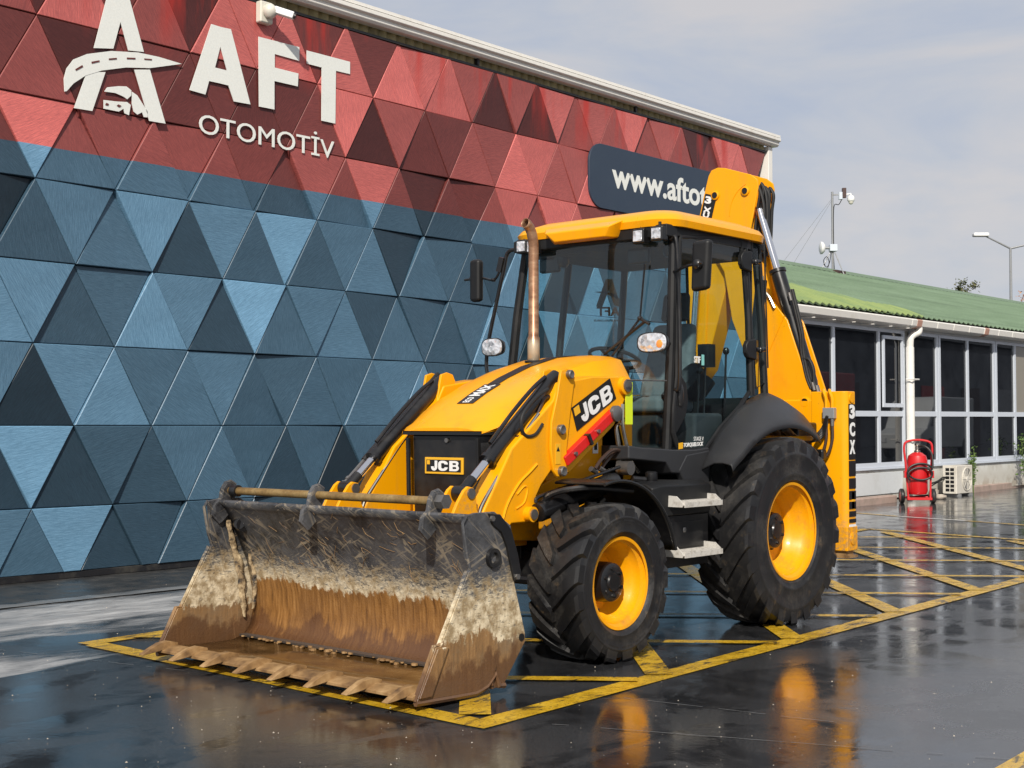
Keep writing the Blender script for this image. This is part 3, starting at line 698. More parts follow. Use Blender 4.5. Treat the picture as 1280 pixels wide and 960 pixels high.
# ---- web address sign
web = thing('web_address_sign', 'dark navy rounded sign with white web address, partly behind the raised yellow boom', 'sign', (-9, YW, 5.3))
za, zb2 = at(740, 258, 'y', YL).z, at(745, 178, 'y', YL).z; xa, xb = at(736, 210, 'y', YL).x, -11.2
rr = .30; pl = []
for cx, cz, a0 in ((xa - rr, zb2 - rr, 0), (xb + rr, zb2 - rr, 90), (xb + rr, za + rr, 180), (xa - rr, za + rr, 270)):
    for j in range(9): t = radians(a0 + 90 * j / 8); pl.append((cx + rr * cos(t), cz + rr * sin(t)))
S(MB().prism(pl, 'y', YW + .02, YL + .012).build('sign_board', 'navy', bevel=.006), web)
w0, w1 = at(765, 236, 'y', YL + .012), at(884, 236, 'y', YL + .012)
S(text('lettering', 'www.aftoto.com', (w0.x, YL + .0125, at(768, 235, 'y', YL).z), (-1, 0, 0), (0, 0, 1), w0.x - w1.x, .40, 'letter', None, .003, bold=.024, wref='www.aftot'), web)
# ---- security camera on the wall
sc_ = thing('security_camera', 'cream security camera on a round bracket high on the red wall', 'camera', (-.35, YW + .1, 6.0))
c = at(336, 14, 'y', YW + .16)
S(MB().box((c.x - .09, YW + .03, c.z - .13), (c.x + .09, YW + .13, c.z + .12)).build('bracket', 'camwhite', bevel=.02), sc_)
S(MB().sphere((c.x - .01, YW + .17, c.z), .085).build('swivel', 'camwhite'), sc_)
b = MB(); b.bar((c.x - .05, YW + .2, c.z + .02), (c.x - .20, YW + .36, c.z - .05), .09, .08); S(b.build('camera_body', 'white', bevel=.012), sc_)
b = MB(); b.cyl((c.x - .195, YW + .355, c.z - .048), (c.x - .215, YW + .376, c.z - .057), .035, 14); S(b.build('lens', 'black'), sc_)

# ================================================================== LOW OFFICE BUILDING BEHIND
A2 = 0.0; TILT = .004; P2 = Vector((-11.62, -6.2, 0)); D2 = Vector((-cos(A2), -sin(A2), 0)); N2 = Vector((-sin(A2), cos(A2), 0))
ob_ = thing('office_building', 'long low white office building with dark windows and green sheet roof', 'building', P2)
ob_.rotation_euler = (0, -TILT, A2 + pi)      # local x runs away along the wall, local y points into the building
def L2(u, v, off=0):
    o = P2 + N2 * off; d = ray(u, v); t = (o - CAM).dot(N2) / d.dot(N2); q = CAM + d * t
    return ((q - P2).dot(D2), q.z)
def loc2(s_, o, h): return (s_, -o, h)    # along, outwards, height  (local y is inward)
def V2(s_, o, h): return P2 + D2 * s_ + N2 * o + Vector((0, 0, h))
def z1b(x, y): return (1060 + x * 220 / 1280, 380 + y * 165 / 960)
SEND = 42
ob_wall = MB(); ob_wall.box((0, .06, 0), (SEND, 9, 3.68)); ob_wall.build('wall', 'plaster', ob_, smooth=False)
MB().box((0, -.02, 0), (SEND, .058, .60)).build('base_wall', 'plaster', ob_, smooth=False)
MB().box((0, -.04, .10), (5.85, -.022, .54)).build('base_panel', 'whitewall', ob_, bevel=.004)
MB().box((0, -.07, .602), (SEND, .05, .64)).build('sill', 'alu', ob_, bevel=.006)
MB().box((0, -.03, 3.505), (SEND, .058, 3.70)).build('wall_head', 'whitewall', ob_, smooth=False)
# windows: (from, to, upper pane splits, opening sash)
vs = [L2(*z1b(x, 600))[0] for x in (212, 245, 468, 634, 690, 866, 888, 1055, 1103, 1205, 1232)]
def window(s0, s1, ms, blinds=()):
    """frame with a transom; panes are children"""
    fr = MB(); y0, y1 = -.035, .03
    T, B_, TM0, TM1 = 3.50, .645, 1.69, 1.80
    fr.box((s0, y0, B_), (s0 + .09, y1, T)); fr.box((s1 - .09, y0, B_), (s1, y1, T))
    fr.box((s0 + .09, y0, T - .07), (s1 - .09, y1, T)); fr.box((s0 + .09, y0, B_), (s1 - .09, y1, B_ + .1))
    fr.box((s0 + .09, y0 + .004, TM0), (s1 - .09, y1, TM1))
    for m_ in ms:
        fr.box((m_ - .05, y0 + .002, B_ + .1), (m_ + .05, y1, TM0)); fr.box((m_ - .05, y0 + .002, TM1), (m_ + .05, y1, T - .07))
    f = fr.build('window', 'alu', ob_, smooth=False)
    e_ = [s0 + .09] + list(ms) + [s1 - .09]
    for i in range(len(e_) - 1):
        a, b2_ = e_[i] + (.05 if i else 0), e_[i + 1] - (.05 if i < len(e_) - 2 else 0)
        for lo, hi in ((B_ + .1, TM0), (TM1, T - .07)):
            MB().box((a, .004, lo), (b2_, .02, hi)).build('pane', 'blind' if i in blinds and lo > 1 else 'pane', f, smooth=False)
    return f
def SX(u, off=.03): return L2(u, 500, off)[0]
window(.1, SX(1131.5), [1.36, SX(1043), SX(1099.5)])
# opening sash standing proud inside the last bay
sx0, sx1 = SX(1102) - .10, SX(1130.5, .07)
sh = MB()
for lo, hi in (((sx0 + .12, -.075, 1.88), (sx0 + .19, -.037, 3.36)), ((sx1 - .09, -.075, 1.88), (sx1 - .02, -.037, 3.36)), ((sx0 + .19, -.075, 3.29), (sx1 - .09, -.037, 3.36)), ((sx0 + .19, -.075, 1.88), (sx1 - .09, -.037, 1.96))): sh.box(lo, hi)
sh.build('window_sash', 'alu', ob_, smooth=False)
w3, w4 = SX(1174), SX(1245)
window(SX(1140), w3 - .03, []); window(w3 + .01, w4 - .03, [SX(1210.6)]); window(w4 + .01, w4 + 3.5, [SX(1269.5)], (1,))
for k in range(1, 6): window(w4 + .01 + 3.55 * k, w4 + 3.5 + 3.55 * k, [w4 + 1.8 + 3.55 * k], (0,) if k == 1 else ())
# downpipe with swan neck
dp = MB(); xs = L2(1138, 480, .12)[0]
dp.tube(spline([loc2(xs + .16, .26, 3.57), loc2(xs + .14, .25, 3.47), loc2(xs + .06, .19, 3.42), loc2(xs, .14, 3.34), loc2(xs, .12, 3.14)], 5), .075, 12)
dp.tube([loc2(xs, .12, 3.15), loc2(xs, .12, .1)], .088, 14); dp.build('downpipe', 'gutter', ob_)
for h in (2.47, 1.2): MB().tube([loc2(xs - .15, .1, h), loc2(xs - .14, .25, h), loc2(xs + .14, .25, h), loc2(xs + .15, .1, h)], .016, 6).build('pipe_clip', 'gutter', ob_)
# gutter in short lengths, with rusty joints
prof = [(-.06, 3.56), (-.20, 3.535), (-.33, 3.58), (-.36, 3.71), (-.33, 3.73), (-.06, 3.725)]
def gut(s0, s1, mt='gutter', grow=0, name='gutter'):
    b = MB(); pr = [(y - grow * (1 if y < -.1 else 0), z - grow * (1 if z < 3.64 else 0)) for y, z in prof]
    b.prism(pr, 'x', s0, s1); return b.build(name, mt, ob_, bevel=.012)
cuts = [-.3, SX(1148, .36) - .2] + [SX(1148, .36) + .2 + i * .85 for i in range(40)]
for a, b2_ in zip(cuts, cuts[1:]): gut(a + .008, b2_ - .008)
for s_ in (SX(1152, .36), SX(1236, .36)): gut(s_ - .12, s_ + .12, 'gutterpatch', .006, 'gutter_joint')
for s_ in [x * .8 for x in range(0, 8)]:
    MB().box((s_ - .012, -.34, 3.515), (s_ + .012, -.05, 3.53)).build('gutter_bracket', 'gutter', ob_)
# roof: corrugated sheets
rs_, rz_ = L2(1041, 340, -4.3); RP = [(-.30, 3.765), (4.3, rz_ - TILT * rs_), (9.2, 3.8)]; RZ = RP[1][1]
def roof_sheet(s0, s1, name, mt, p0, p1, dz=0):
    rows = []; s_ = s0; i = 0
    while s_ < s1:
        h = (.0, .035, .035, .0)[i % 4] + dz; rows.append([(s_, p0[0], p0[1] + h), (s_, (p0[0] + p1[0]) / 2, (p0[1] + p1[1]) / 2 + h + .02), (s_, p1[0], p1[1] + h)]); s_ += (.07, .035, .12, .035)[i % 4]; i += 1
    b = MB(); b.grid(rows); return b.build(name, mt, ob_, smooth=False, solid=.012)
for i in range(11): roof_sheet(-.2 + i * 3.9, -.2 + (i + 1) * 3.9 + .05, 'roof_sheet', 'roof', RP[0], RP[1], .0008 * (i % 2))
roof_sheet(-.2, SEND, 'rear_roof_slope', 'roof', RP[2], RP[1])
lich = lambda s_: None
b = MB(); b.prism([(4.05, RZ - .05), (4.3, RZ + .08), (4.55, RZ - .03), (4.3, RZ + .045)], 'x', -.2, SEND); b.build('ridge_cap', 'roof', ob_, smooth=False)
# lichen-covered lower sheets at the near end
for i, (s1, t) in enumerate(((1.6, .52), (2.6, .45), (3.8, .36), (5.0, .26), (6.4, .17))):
    s0 = (-.2, 1.6, 2.6, 3.8, 5.0)[i]
    q1 = (RP[0][0] + (RP[1][0] - RP[0][0]) * t, RP[0][1] + (RP[1][1] - RP[0][1]) * t)
    roof_sheet(s0, s1, 'lichen_roof_sheet', 'lichen', (RP[0][0] - .01, RP[0][1]), q1, .016)

# kerb (setting)
kb = MB(); kp = [(-11.7, -5.40), (-13.2, -5.5), (-15.95, -5.52)]
def kerb_run(pts, name):
    b = MB(); rows = []
    for x, y in pts: rows.append([(x, y - .2, .0), (x, y - .2, .14), (x, y - .015, .14), (x, y, .12), (x, y, 0)])
    b.grid(rows); return structure(b.build(name, 'kerb', smooth=False))
kerb_run([(-11.7, -5.46), (-13.8, -5.52), (-16.0, -5.60)], 'kerb'); kerb_run([(-20.4, -5.95), (-24.5, -6.25), (-40, -7.4)], 'kerb')
sheet('planting_strip', [(-20.4, -6.1), (-40, -7.5), (-40, -8), (-20.4, -6.6)], .09, 'drain')
# grass in the strip
gm = MB(); RG = random.Random(3)
for i in range(5200):
    t = RG.random() ** 1.4; x = -20.2 - 18 * t; y0 = -6.15 - (x + 20.4) * -.073; y = y0 - RG.random() * .42
    h = RG.uniform(.10, .30); a = RG.uniform(0, 2 * pi); w = RG.uniform(.012, .03); l = Vector((RG.uniform(-.1, .1), RG.uniform(-.1, .1), 0))
    p = Vector((x, y, .08)); e_ = Vector((cos(a), sin(a), 0)) * w
    gm.face(gm.verts([p - e_, p + e_, p + l * .5 + e_ * .6 + Vector((0, 0, h * .6)), p + l + Vector((0, 0, h))]))
tag(gm.build('grass', 'weed', smooth=False, recalc=False), 'strip of rough green grass along the kerb by the office wall', 'grass', kind='stuff')
# weeds against the windows
def leafy(name, base, h, w, nlv, mt, label, cat, group=None, seed=1, lean=(0, 0)):
    t = thing(name, label, cat, base, group); rg = random.Random(seed)
    sm = MB()
    tops = []
    for k in range(4):
        e_ = Vector((rg.uniform(-w, w) * .7 + lean[0], rg.uniform(-w, w) * .4 + lean[1], h * rg.uniform(.7, 1)))
        sm.tube([(0, 0, 0), e_ * .5 + Vector((rg.uniform(-.03, .03), 0, .05)), e_], [.012, .008, .004], 5); tops.append(e_)
    sm.build('stem', 'weed', t)
    lf = MB()
    for i in range(nlv):
        e_ = rg.choice(tops); q = e_ * rg.uniform(.25, 1.05) + Vector((rg.gauss(0, w * .33), rg.gauss(0, w * .3), rg.gauss(0, .05)))
        a, c_ = Vector((rg.gauss(0, 1), rg.gauss(0, 1), rg.gauss(0, .6))).normalized(), Vector((rg.gauss(0, 1), rg.gauss(0, 1), rg.gauss(0, 1)))
        b_ = a.cross(c_).normalized(); L = rg.uniform(.025, .055)
        lf.face(lf.verts([q - a * L, q + b_ * L * .4, q + a * L, q - b_ * L * .4]))
    lf.build('leaves', mt, t, smooth=False, recalc=False); return t
q = V2(L2(1203, 590)[0], .25, 0); leafy('weed', q, 1.0, .13, 210, 'weed', 'green weed growing up the window behind the air conditioner', 'plant', 'weeds along the office wall', 4)
q = V2(L2(1266, 600)[0], .3, .1); leafy('weed', q, 1.35, .26, 300, 'weed', 'tall leafy weed by the window above the grass strip', 'plant', 'weeds along the office wall', 6, (.1, 0))

# ---- roof mast with antenna dish and dome camera
mx, mz = L2(1041, 342, -4.3); base = V2(mx, -4.3, rz_ + .04)
ms_ = thing('roof_mast', 'grey mast on the green roof ridge carrying a dish and a dome camera', 'mast', base)
ms_.rotation_euler = (0, 0, A2 + pi)
H = L2(1041, 240, -4.3)[1] - rz_ - .04
MB().tube([(0, 0, -.1), (0, 0, H)], .030, 12).build('pole', 'grey', ms_)
for a in (20, 140, 260): MB().tube([(0, 0, .62), (cos(radians(a)) * .36, sin(radians(a)) * .36, -.02 - .12 * abs(sin(radians(a))))], .015, 8).build('leg', 'grey', ms_)
b = MB(); b.box((-.25, -.25, -.14), (.25, .25, -.02)); b.build('base_plate', 'brownbox', ms_, bevel=.01)
tw = Matrix.Rotation(radians(-48.7), 4, 'Z')
# image-right side: the camera arm; image-left side: the dish
b = MB(); b.bar((0, 0, H - .08), (-.34, 0, H - .07), .035, .035); b.build('arm', 'grey', ms_, xf=Matrix.Rotation(radians(131.3), 4, 'Z'))
b = MB(); b.box((-.09, -.1, .50), (.11, .07, .68)); b.build('control_box', 'alu', ms_, bevel=.012, xf=tw)
b = MB(); V = b.lathe([(.02, 0), (.10, -.02), (.155, -.07), (.165, -.10), (.165, -.125), (.11, -.15), (.01, -.155)], (-.19, 0, .59), 'x', 28); b.face(V[0]); b.face(V[-1]); b.build('dish', 'white', ms_, xf=tw)
b = MB(); b.cyl((-.20, 0, .59), (-.08, 0, .59), .035, 12); b.build('dish_mount', 'grey', ms_, xf=tw)
t2 = Matrix.Rotation(radians(-48.7), 4, 'Z')
b = MB(); b.box((.26, -.05, H - .16), (.36, .05, H + .10)); b.build('brown_housing', 'brownbox', ms_, bevel=.008, xf=t2)
b = MB(); b.cyl((.22, 0, H - .20), (.22, 0, H - .01), .06, 14); b.build('junction_box', 'alu', ms_, xf=t2)
b = MB(); b.tube(spline([(.36, 0, H - .07), (.42, 0, H - .06), (.485, 0, H - .05), (.49, 0, H - .10)], 5), .018, 8); b.build('camera_bracket', 'white', ms_, xf=t2)
b = MB(); b.disc([(.03, .15), (.075, .135), (.095, .09), (.095, .02), (.085, .0)], (.49, 0, H - .245), 'z', 24); b.build('camera_housing', 'white', ms_, xf=t2)
b = MB(); b.sphere((.49, 0, H - .25), .068, (1, 1, 1.25), 18); b.build('camera_dome', 'camwhite', ms_, xf=t2)
b = MB(); b.tube(spline([(.03, -.03, .55), (.02, -.03, .9), (.035, -.03, H - .40), (.16, -.03, H - .34), (.25, 0, H - .2)], 6), .011, 7)
b.build('cable', 'hose', ms_, xf=t2)
b = MB(); b.tube(spline([(-.05, -.05, .5), (-.10, -.07, .2), (-.19, -.09, .08), (-.26, -.09, .24), (-.18, -.1, .35), (-.12, -.1, .2), (-.2, -.1, .0), (-.45, -.12, -.03)], 6), .010, 6); b.build('cable', 'hose', ms_, xf=t2)
for dx, dy, h in ((-1.5, .1, H * .92), (-1.1, .5, H * .9)):
    b = MB(); b.tube([(0, 0, h), (dx, dy, -.05)], .004, 4); b.build('guy_wire', 'grey', ms_, xf=t2)

# ---- street lamp far behind
p = dist(1263, 310, 62); pl_ = Vector((p.x, p.y, 0)); hh = p.z
sl = thing('street_lamp', 'tall thin street lamp with twin arms rising behind the green roof', 'street lamp', pl_)
lv = Vector((_r.x, _r.y, 0)).normalized()
MB().tube([(0, 0, 0), (0, 0, hh)], [.11, .055], 10).build('pole', 'grey', sl)
e1 = lv * (-33 / F * 62) + Vector((0, 0, 16 / F * 62 * 1.0)); e2_ = lv * 1.6 + Vector((0, 0, .35))
for e_ in (e1, e2_):
    MB().tube([(0, 0, hh - .02), e_ + Vector((0, 0, hh))], [.05, .035], 8).build('arm', 'grey', sl)
    dn = Vector((e_.x, e_.y, 0)).normalized()
    b = MB(); b.obox(e_ + Vector((0, 0, hh + .02)) + dn * .15, dn, Vector((-dn.y, dn.x, 0)), Vector((0, 0, 1)), .36, .17, .09); b.build('lamp_head', 'white', sl, bevel=.06)

# ---- trees
def tree(base, h, r, nl, ls, mt, label, group=None, seed=1, taper=.6, name='tree'):
    t = thing(name, label, 'tree', base, group); rg = random.Random(seed); tk = MB()
    tk.tube(spline([(0, 0, 0), (rg.uniform(-.1, .1), rg.uniform(-.1, .1), h * .4), (rg.uniform(-.2, .2), rg.uniform(-.2, .2), h * .85)], 4), [h * .03 * (1 - .085 * i) for i in range(9)], 8)
    tips = []
    for k in range(14):
        z0 = h * rg.uniform(.3, .8); a = rg.uniform(0, 2 * pi); rad = r * (1 - taper * ((z0 / h - .3) / .6)) * rg.uniform(.6, 1)
        e_ = Vector((cos(a) * rad, sin(a) * rad, min(h * .99, z0 + h * rg.uniform(.08, .25))))
        tk.tube([(0, 0, z0), e_ * .5 + Vector((0, 0, z0 * .5)), e_], [h * .012, h * .008, h * .003], 5); tips.append((e_, rad))
    for k in range(7): tips.append((Vector((rg.gauss(0, r * .38), rg.gauss(0, r * .38), h * rg.uniform(.92, .985))), r * .4))
    tk.build('trunk', 'bark', t); cr = MB()
    cl = []
    for e_, rad in tips:
        for _ in range(5): cl.append((e_ * rg.uniform(.65, 1.02) + Vector((rg.gauss(0, r * .16), rg.gauss(0, r * .16), rg.gauss(0, h * .04))), r * rg.uniform(.10, .24)))
    for i in range(nl):
        c_, rad = rg.choice(cl); q = c_ + Vector((rg.gauss(0, 1), rg.gauss(0, 1), rg.gauss(0, .8))) * rad * .7
        a = Vector((rg.gauss(0, 1), rg.gauss(0, 1), rg.gauss(0, .5))).normalized(); b_ = a.cross(Vector((rg.gauss(0, 1), rg.gauss(0, 1), rg.gauss(0, 1)))).normalized(); L = ls * rg.uniform(.6, 1.3)
        cr.face(cr.verts([q - a * L, q + b_ * L * .5, q + a * L, q - b_ * L * .5]))
    cr.build('crown', mt, t, smooth=False, recalc=False); return t
p = dist(1203, 372, 70); tree((p.x, p.y, 0), dist(1203, 346, 70).z, 1.15, 11000, .075, 'leaf', 'green tree top showing over the middle of the office roof', seed=5, taper=-.15)
p = dist(1279, 384, 66); tree((p.x, p.y, 0), dist(1284, 366, 66).z, 1.3, 4000, .07, 'autumn', 'orange-leaved tree at the right edge above the roof', seed=8)
# unseen yard mirrored by the office windows: hall and trees added to darken panes
hl = thing('added_hall', 'long dark grey hall with roller doors, added across the yard to darken the window reflections', 'building', (-60, 26, 0))
MB().box((-75, 0, 0), (32, 14, 8.2)).build('wall', 'hall', hl, smooth=False)
b = MB(); b.prism([(-.5, 8.2), (-.5, 8.45), (7, 10.2), (14.5, 8.45), (14.5, 8.2)], 'x', -75.6, 32.6); b.build('roof', 'grey', hl, smooth=False)
for k in range(14): MB().box((-70 + k * 7.2, -.06, 0), (-66 + k * 7.2, -.003, 4.6)).build('roller_door', ('grey', 'brownbox', 'extred')[k % 3], hl, smooth=False)
def vehicle(name, label, cat, x, y, L, Wd, Ht, prof, bm_, wheels, win):
    t = thing(name, label, cat, (x, y, 0)); b = MB(); b.prism(prof, 'y', -Wd / 2, Wd / 2); b.build('body', bm_, t, bevel=.08)
    for wx in wheels:
        for s_ in (-1, 1):
            b = MB(); b.disc([(.2, -.13), (.46, -.13), (.48, -.1), (.48, .1), (.46, .13), (.2, .13)], (wx, s_ * (Wd / 2 - .12), .48), 'y', 20); wo = b.build('wheel', 'rubber', t)
            b = MB(); b.disc([(.24, -.02), (.24, .14 * s_), (.1, .15 * s_)], (wx, s_ * (Wd / 2 - .12), .48), 'y', 16); b.build('rim', 'grey', wo)
    for poly in win:
        for s_ in (-1, 1): b = MB(); b.prism(poly, 'y', s_ * (Wd / 2 + .002), s_ * (Wd / 2 + .02)); b.build('side_window', 'blackglass', t, smooth=False)
    b = MB(); x0 = max(p[0] for p in prof); b.box((x0 + .002, -Wd / 2 + .15, .75), (x0 + .03, -Wd / 2 + .45, .95)); b.build('headlight', 'lens', t); b = MB(); b.box((x0 + .002, Wd / 2 - .45, .75), (x0 + .03, Wd / 2 - .15, .95)); b.build('headlight', 'lens', t)
    return t
vehicle('box_lorry', 'red lorry parked across the yard beside the white van', 'lorry', -39, 9, 8, 2.5, 3.6, [(-4, .7), (4.2, .55), (4.25, 1.6), (3.9, 2.9), (2.4, 3.1), (2.3, 3.7), (-4, 3.7)], 'extred', (-2.6, 2.9), [[(2.7, 1.75), (3.85, 1.75), (3.6, 2.7), (2.7, 2.75)]])
vehicle('panel_van', 'white high-roof van parked across the yard beyond the red lorry', 'van', -51.5, 8.4, 6, 2.1, 2.8, [(-3, .5), (3.1, .45), (3.1, 1.15), (2.3, 1.4), (1.5, 2.6), (.9, 2.85), (-3, 2.85)], 'whitewall', (-1.9, 2.0), [[(.9, 1.5), (2.0, 1.5), (1.45, 2.25), (.9, 2.3)]])
for (x, y, h, r, lb) in ((-48, 44, 13, 4.5, 'tall dark tree rising behind the hall, added for the window reflections'), (-82, 46, 14.5, 5, 'broadest tree behind the far part of the hall, added for the window reflections')):
    tree((x, y, 0), h, r, 2600, .3, 'leaf', lb, 'trees added behind the hall', int(h * 3), .4)
# ================================================================== EXTINGUISHER AND AIR CONDITIONER
p = at(1147, 629, 'z', 0)
ex = thing('wheeled_fire_extinguisher', 'red wheeled fire extinguisher with black hose standing by the office downpipe', 'fire extinguisher', (p.x, p.y, 0)); ex.rotation_euler = (0, 0, pi / 2 + radians(38))   # local -y faces the yard
b = MB(); b.disc([(.05, .16), (.17, .18), (.195, .24), (.195, .84), (.17, .93), (.09, .99), (.05, 1.0)], (0, 0, 0), 'z', 28); b.build('tank', 'extred', ex)
b = MB(); b.disc([(.06, 1.0), (.06, 1.03), (.035, 1.04), (.035, 1.12), (.05, 1.13), (.05, 1.17)], (0, 0, 0), 'z', 14); b.build('valve', 'pipe', ex)
b = MB(); b.tube(spline([(-.235, -.10, .55), (-.25, -.10, .8), (-.27, -.08, 1.08), (-.22, -.07, 1.2), (0, -.06, 1.24), (.22, -.07, 1.2), (.27, -.08, 1.08), (.25, -.10, .8), (.235, -.10, .55)], 5), .022, 9); b.build('handle', 'extred', ex)
b = MB()
for s_ in (-1, 1):
    b.tube([(s_ * .235, -.10, .56), (s_ * .21, -.15, .1)], .02, 8); b.box((s_ * .235 - .05, -.16, .5), (s_ * .235 + .05, -.05, .64))
b.tube([(-.3, .02, .12), (.3, .02, .12)], .018, 8); b.box((-.24, -.19, .07), (.24, -.12, .12)); b.build('frame', 'extred', ex, bevel=.004)
for s_ in (-1, 1):
    w = MB(); w.disc([(.02, -.03), (.085, -.03), (.09, -.02), (.09, .02), (.085, .03), (.02, .03)], (s_ * .3, .02, .14), 'x', 24); wo = w.build('wheel', 'extred', ex)
    ty = MB(); V = ty.lathe([(.09, -.035), (.135, -.035), (.145, -.02), (.145, .02), (.135, .035), (.09, .035), (.09, -.035)], (s_ * .3, .02, .14), 'x', 28); ty.build('tyre', 'rubber', wo)
b = MB(); pts = []
for i in range(41):
    a = 2 * pi * i / 40 * 1.6; pts.append((.235 * cos(a), -.215 - .012 * i / 40, .66 + .14 * sin(a) - .003 * i))
b.tube(pts, .02, 8); b.tube(spline([(0, 0, 1.1), (.12, -.1, 1.12), (.24, -.16, .98), (.25, -.2, .7)], 5), .02, 8); b.build('hose', 'hose', ex)
# air conditioner
pa, pb = at(1183, 619, 'z', .03), at(1222, 617, 'z', .03)
ac = thing('air_conditioner_unit', 'cream outdoor air conditioner unit with round fan standing beside the fire extinguisher', 'air conditioner', ((pa.x + pb.x) / 2 - .05, (pa.y + pb.y) / 2 - .12, 0)); ac.rotation_euler = (0, 0, A2 + pi)
b = MB(); b.box((-.42, -.16, .05), (.42, .16, .66)); b.build('case', 'acwhite', ac, bevel=.015)
for s_ in (-.3, .3): MB().box((s_ - .03, -.2, 0), (s_ + .03, .18, .047)).build('foot', 'grey', ac)
fx = .1
b = MB(); V = b.lathe([(.255, -.162), (.255, -.178), (.24, -.182), (.235, -.162)], (fx, 0, .36), 'y', 36); b.build('fan_ring', 'acwhite', ac)
b = MB()
for k in range(7): V = b.lathe([(.06 + k * .027, -.166), (.06 + k * .027, -.174), (.066 + k * .027, -.174), (.066 + k * .027, -.166)], (fx, 0, .36), 'y', 30)
for k in range(8): a = 2 * pi * k / 8; b.bar((fx + .05 * cos(a), -.176, .36 + .05 * sin(a)), (fx + .24 * cos(a), -.176, .36 + .24 * sin(a)), .008, .008, (0, 1, 0))
b.build('fan_grille', 'acwhite', ac)
b = MB(); b.disc([(.06, -.168), (.06, -.184), (.05, -.188)], (fx, 0, .36), 'y', 18); b.build('fan_hub', 'acwhite', ac)
b = MB(); b.disc([(.232, -.1615), (.232, -.164)], (fx, 0, .36), 'y', 30); b.build('fan_opening', 'grey', ac)
for i in range(6):
    for j in range(2): MB().box((-.4225, -.10 + j * .105, .10 + i * .088), (-.4205, -.015 + j * .105, .165 + i * .088)).build('side_louvre', 'black', ac, smooth=False)
b = MB(); b.tube(spline([(-.42, .1, .4), (-.55, .1, .40), (-.75, .12, .33), (-.95, .2, .28)], 5), .02, 8); b.tube(spline([(-.42, .12, .36), (-.6, .12, .34), (-.95, .2, .22)], 5), .014, 7); b.build('refrigerant_pipe', 'hose', ac)
def rock(u, v, r, sc_, label, sd_):
    p = at(u, v, 'z', 0); b = MB(); b.sphere((0, 0, 0), r, sc_, 12)
    for w in b.bm.verts: w.co *= 1 + .35 * noise.noise(w.co * 14 + Vector((sd_, 0, 0)))
    o = b.build('stone', 'rock', ang=60); o.location = (p.x, p.y, r * sc_[2] * .7); tag(o, label, 'stone', 'stones by the office wall')
rock(1167, 620, .11, (1.1, 1, .9), 'pale stone close behind the wheeled fire extinguisher', 3); rock(1176, 624, .12, (1.2, 1, .55), 'flat whitish stone lying in front of the air conditioner corner', 8); rock(1164, 609, .16, (1.1, 1, .9), 'white stone against the wall between extinguisher and air conditioner', 12)
# ================================================================== loose grit on the wet ground
gb = MB(); rgr = random.Random(21)
for i in range(230):
    u, v = rgr.uniform(0, 1280), 700 + 260 * rgr.random() ** .8
    q = at(u, v, 'z', .01)
    if q.x > 9 or q.y < -5.6: continue
    r = rgr.choice((.0025, .003, .003, .004, .006)) * rgr.uniform(.7, 1.2)
    P_ = [q + Vector((rgr.uniform(-1, 1), rgr.uniform(-1, 1), 0)) * r * .4 + Vector((cos(a), sin(a), 0)) * r for a in (0, 2.1, 4.2)]; t = q + Vector((0, 0, r * 1.1))
    V = gb.verts(P_ + [t]); [gb.face([V[a], V[b_], V[3]]) for a, b_ in ((0, 1), (1, 2), (2, 0))]
tag(gb.build('grit', 'rock', smooth=False), 'pale grit scattered over the wet black ground', 'grit', kind='stuff')
# ================================================================== BACKHOE LOADER  (x forward, y to its left, rear axle over the origin)
bl = thing('backhoe_loader', 'yellow and black backhoe loader with muddy front bucket parked in the hatched bay', 'backhoe loader')
def P(name, mb, mt, parent=bl, **k): return mb.build(name, mt, parent, **k)
YA = .62    # outer face of the loader arms
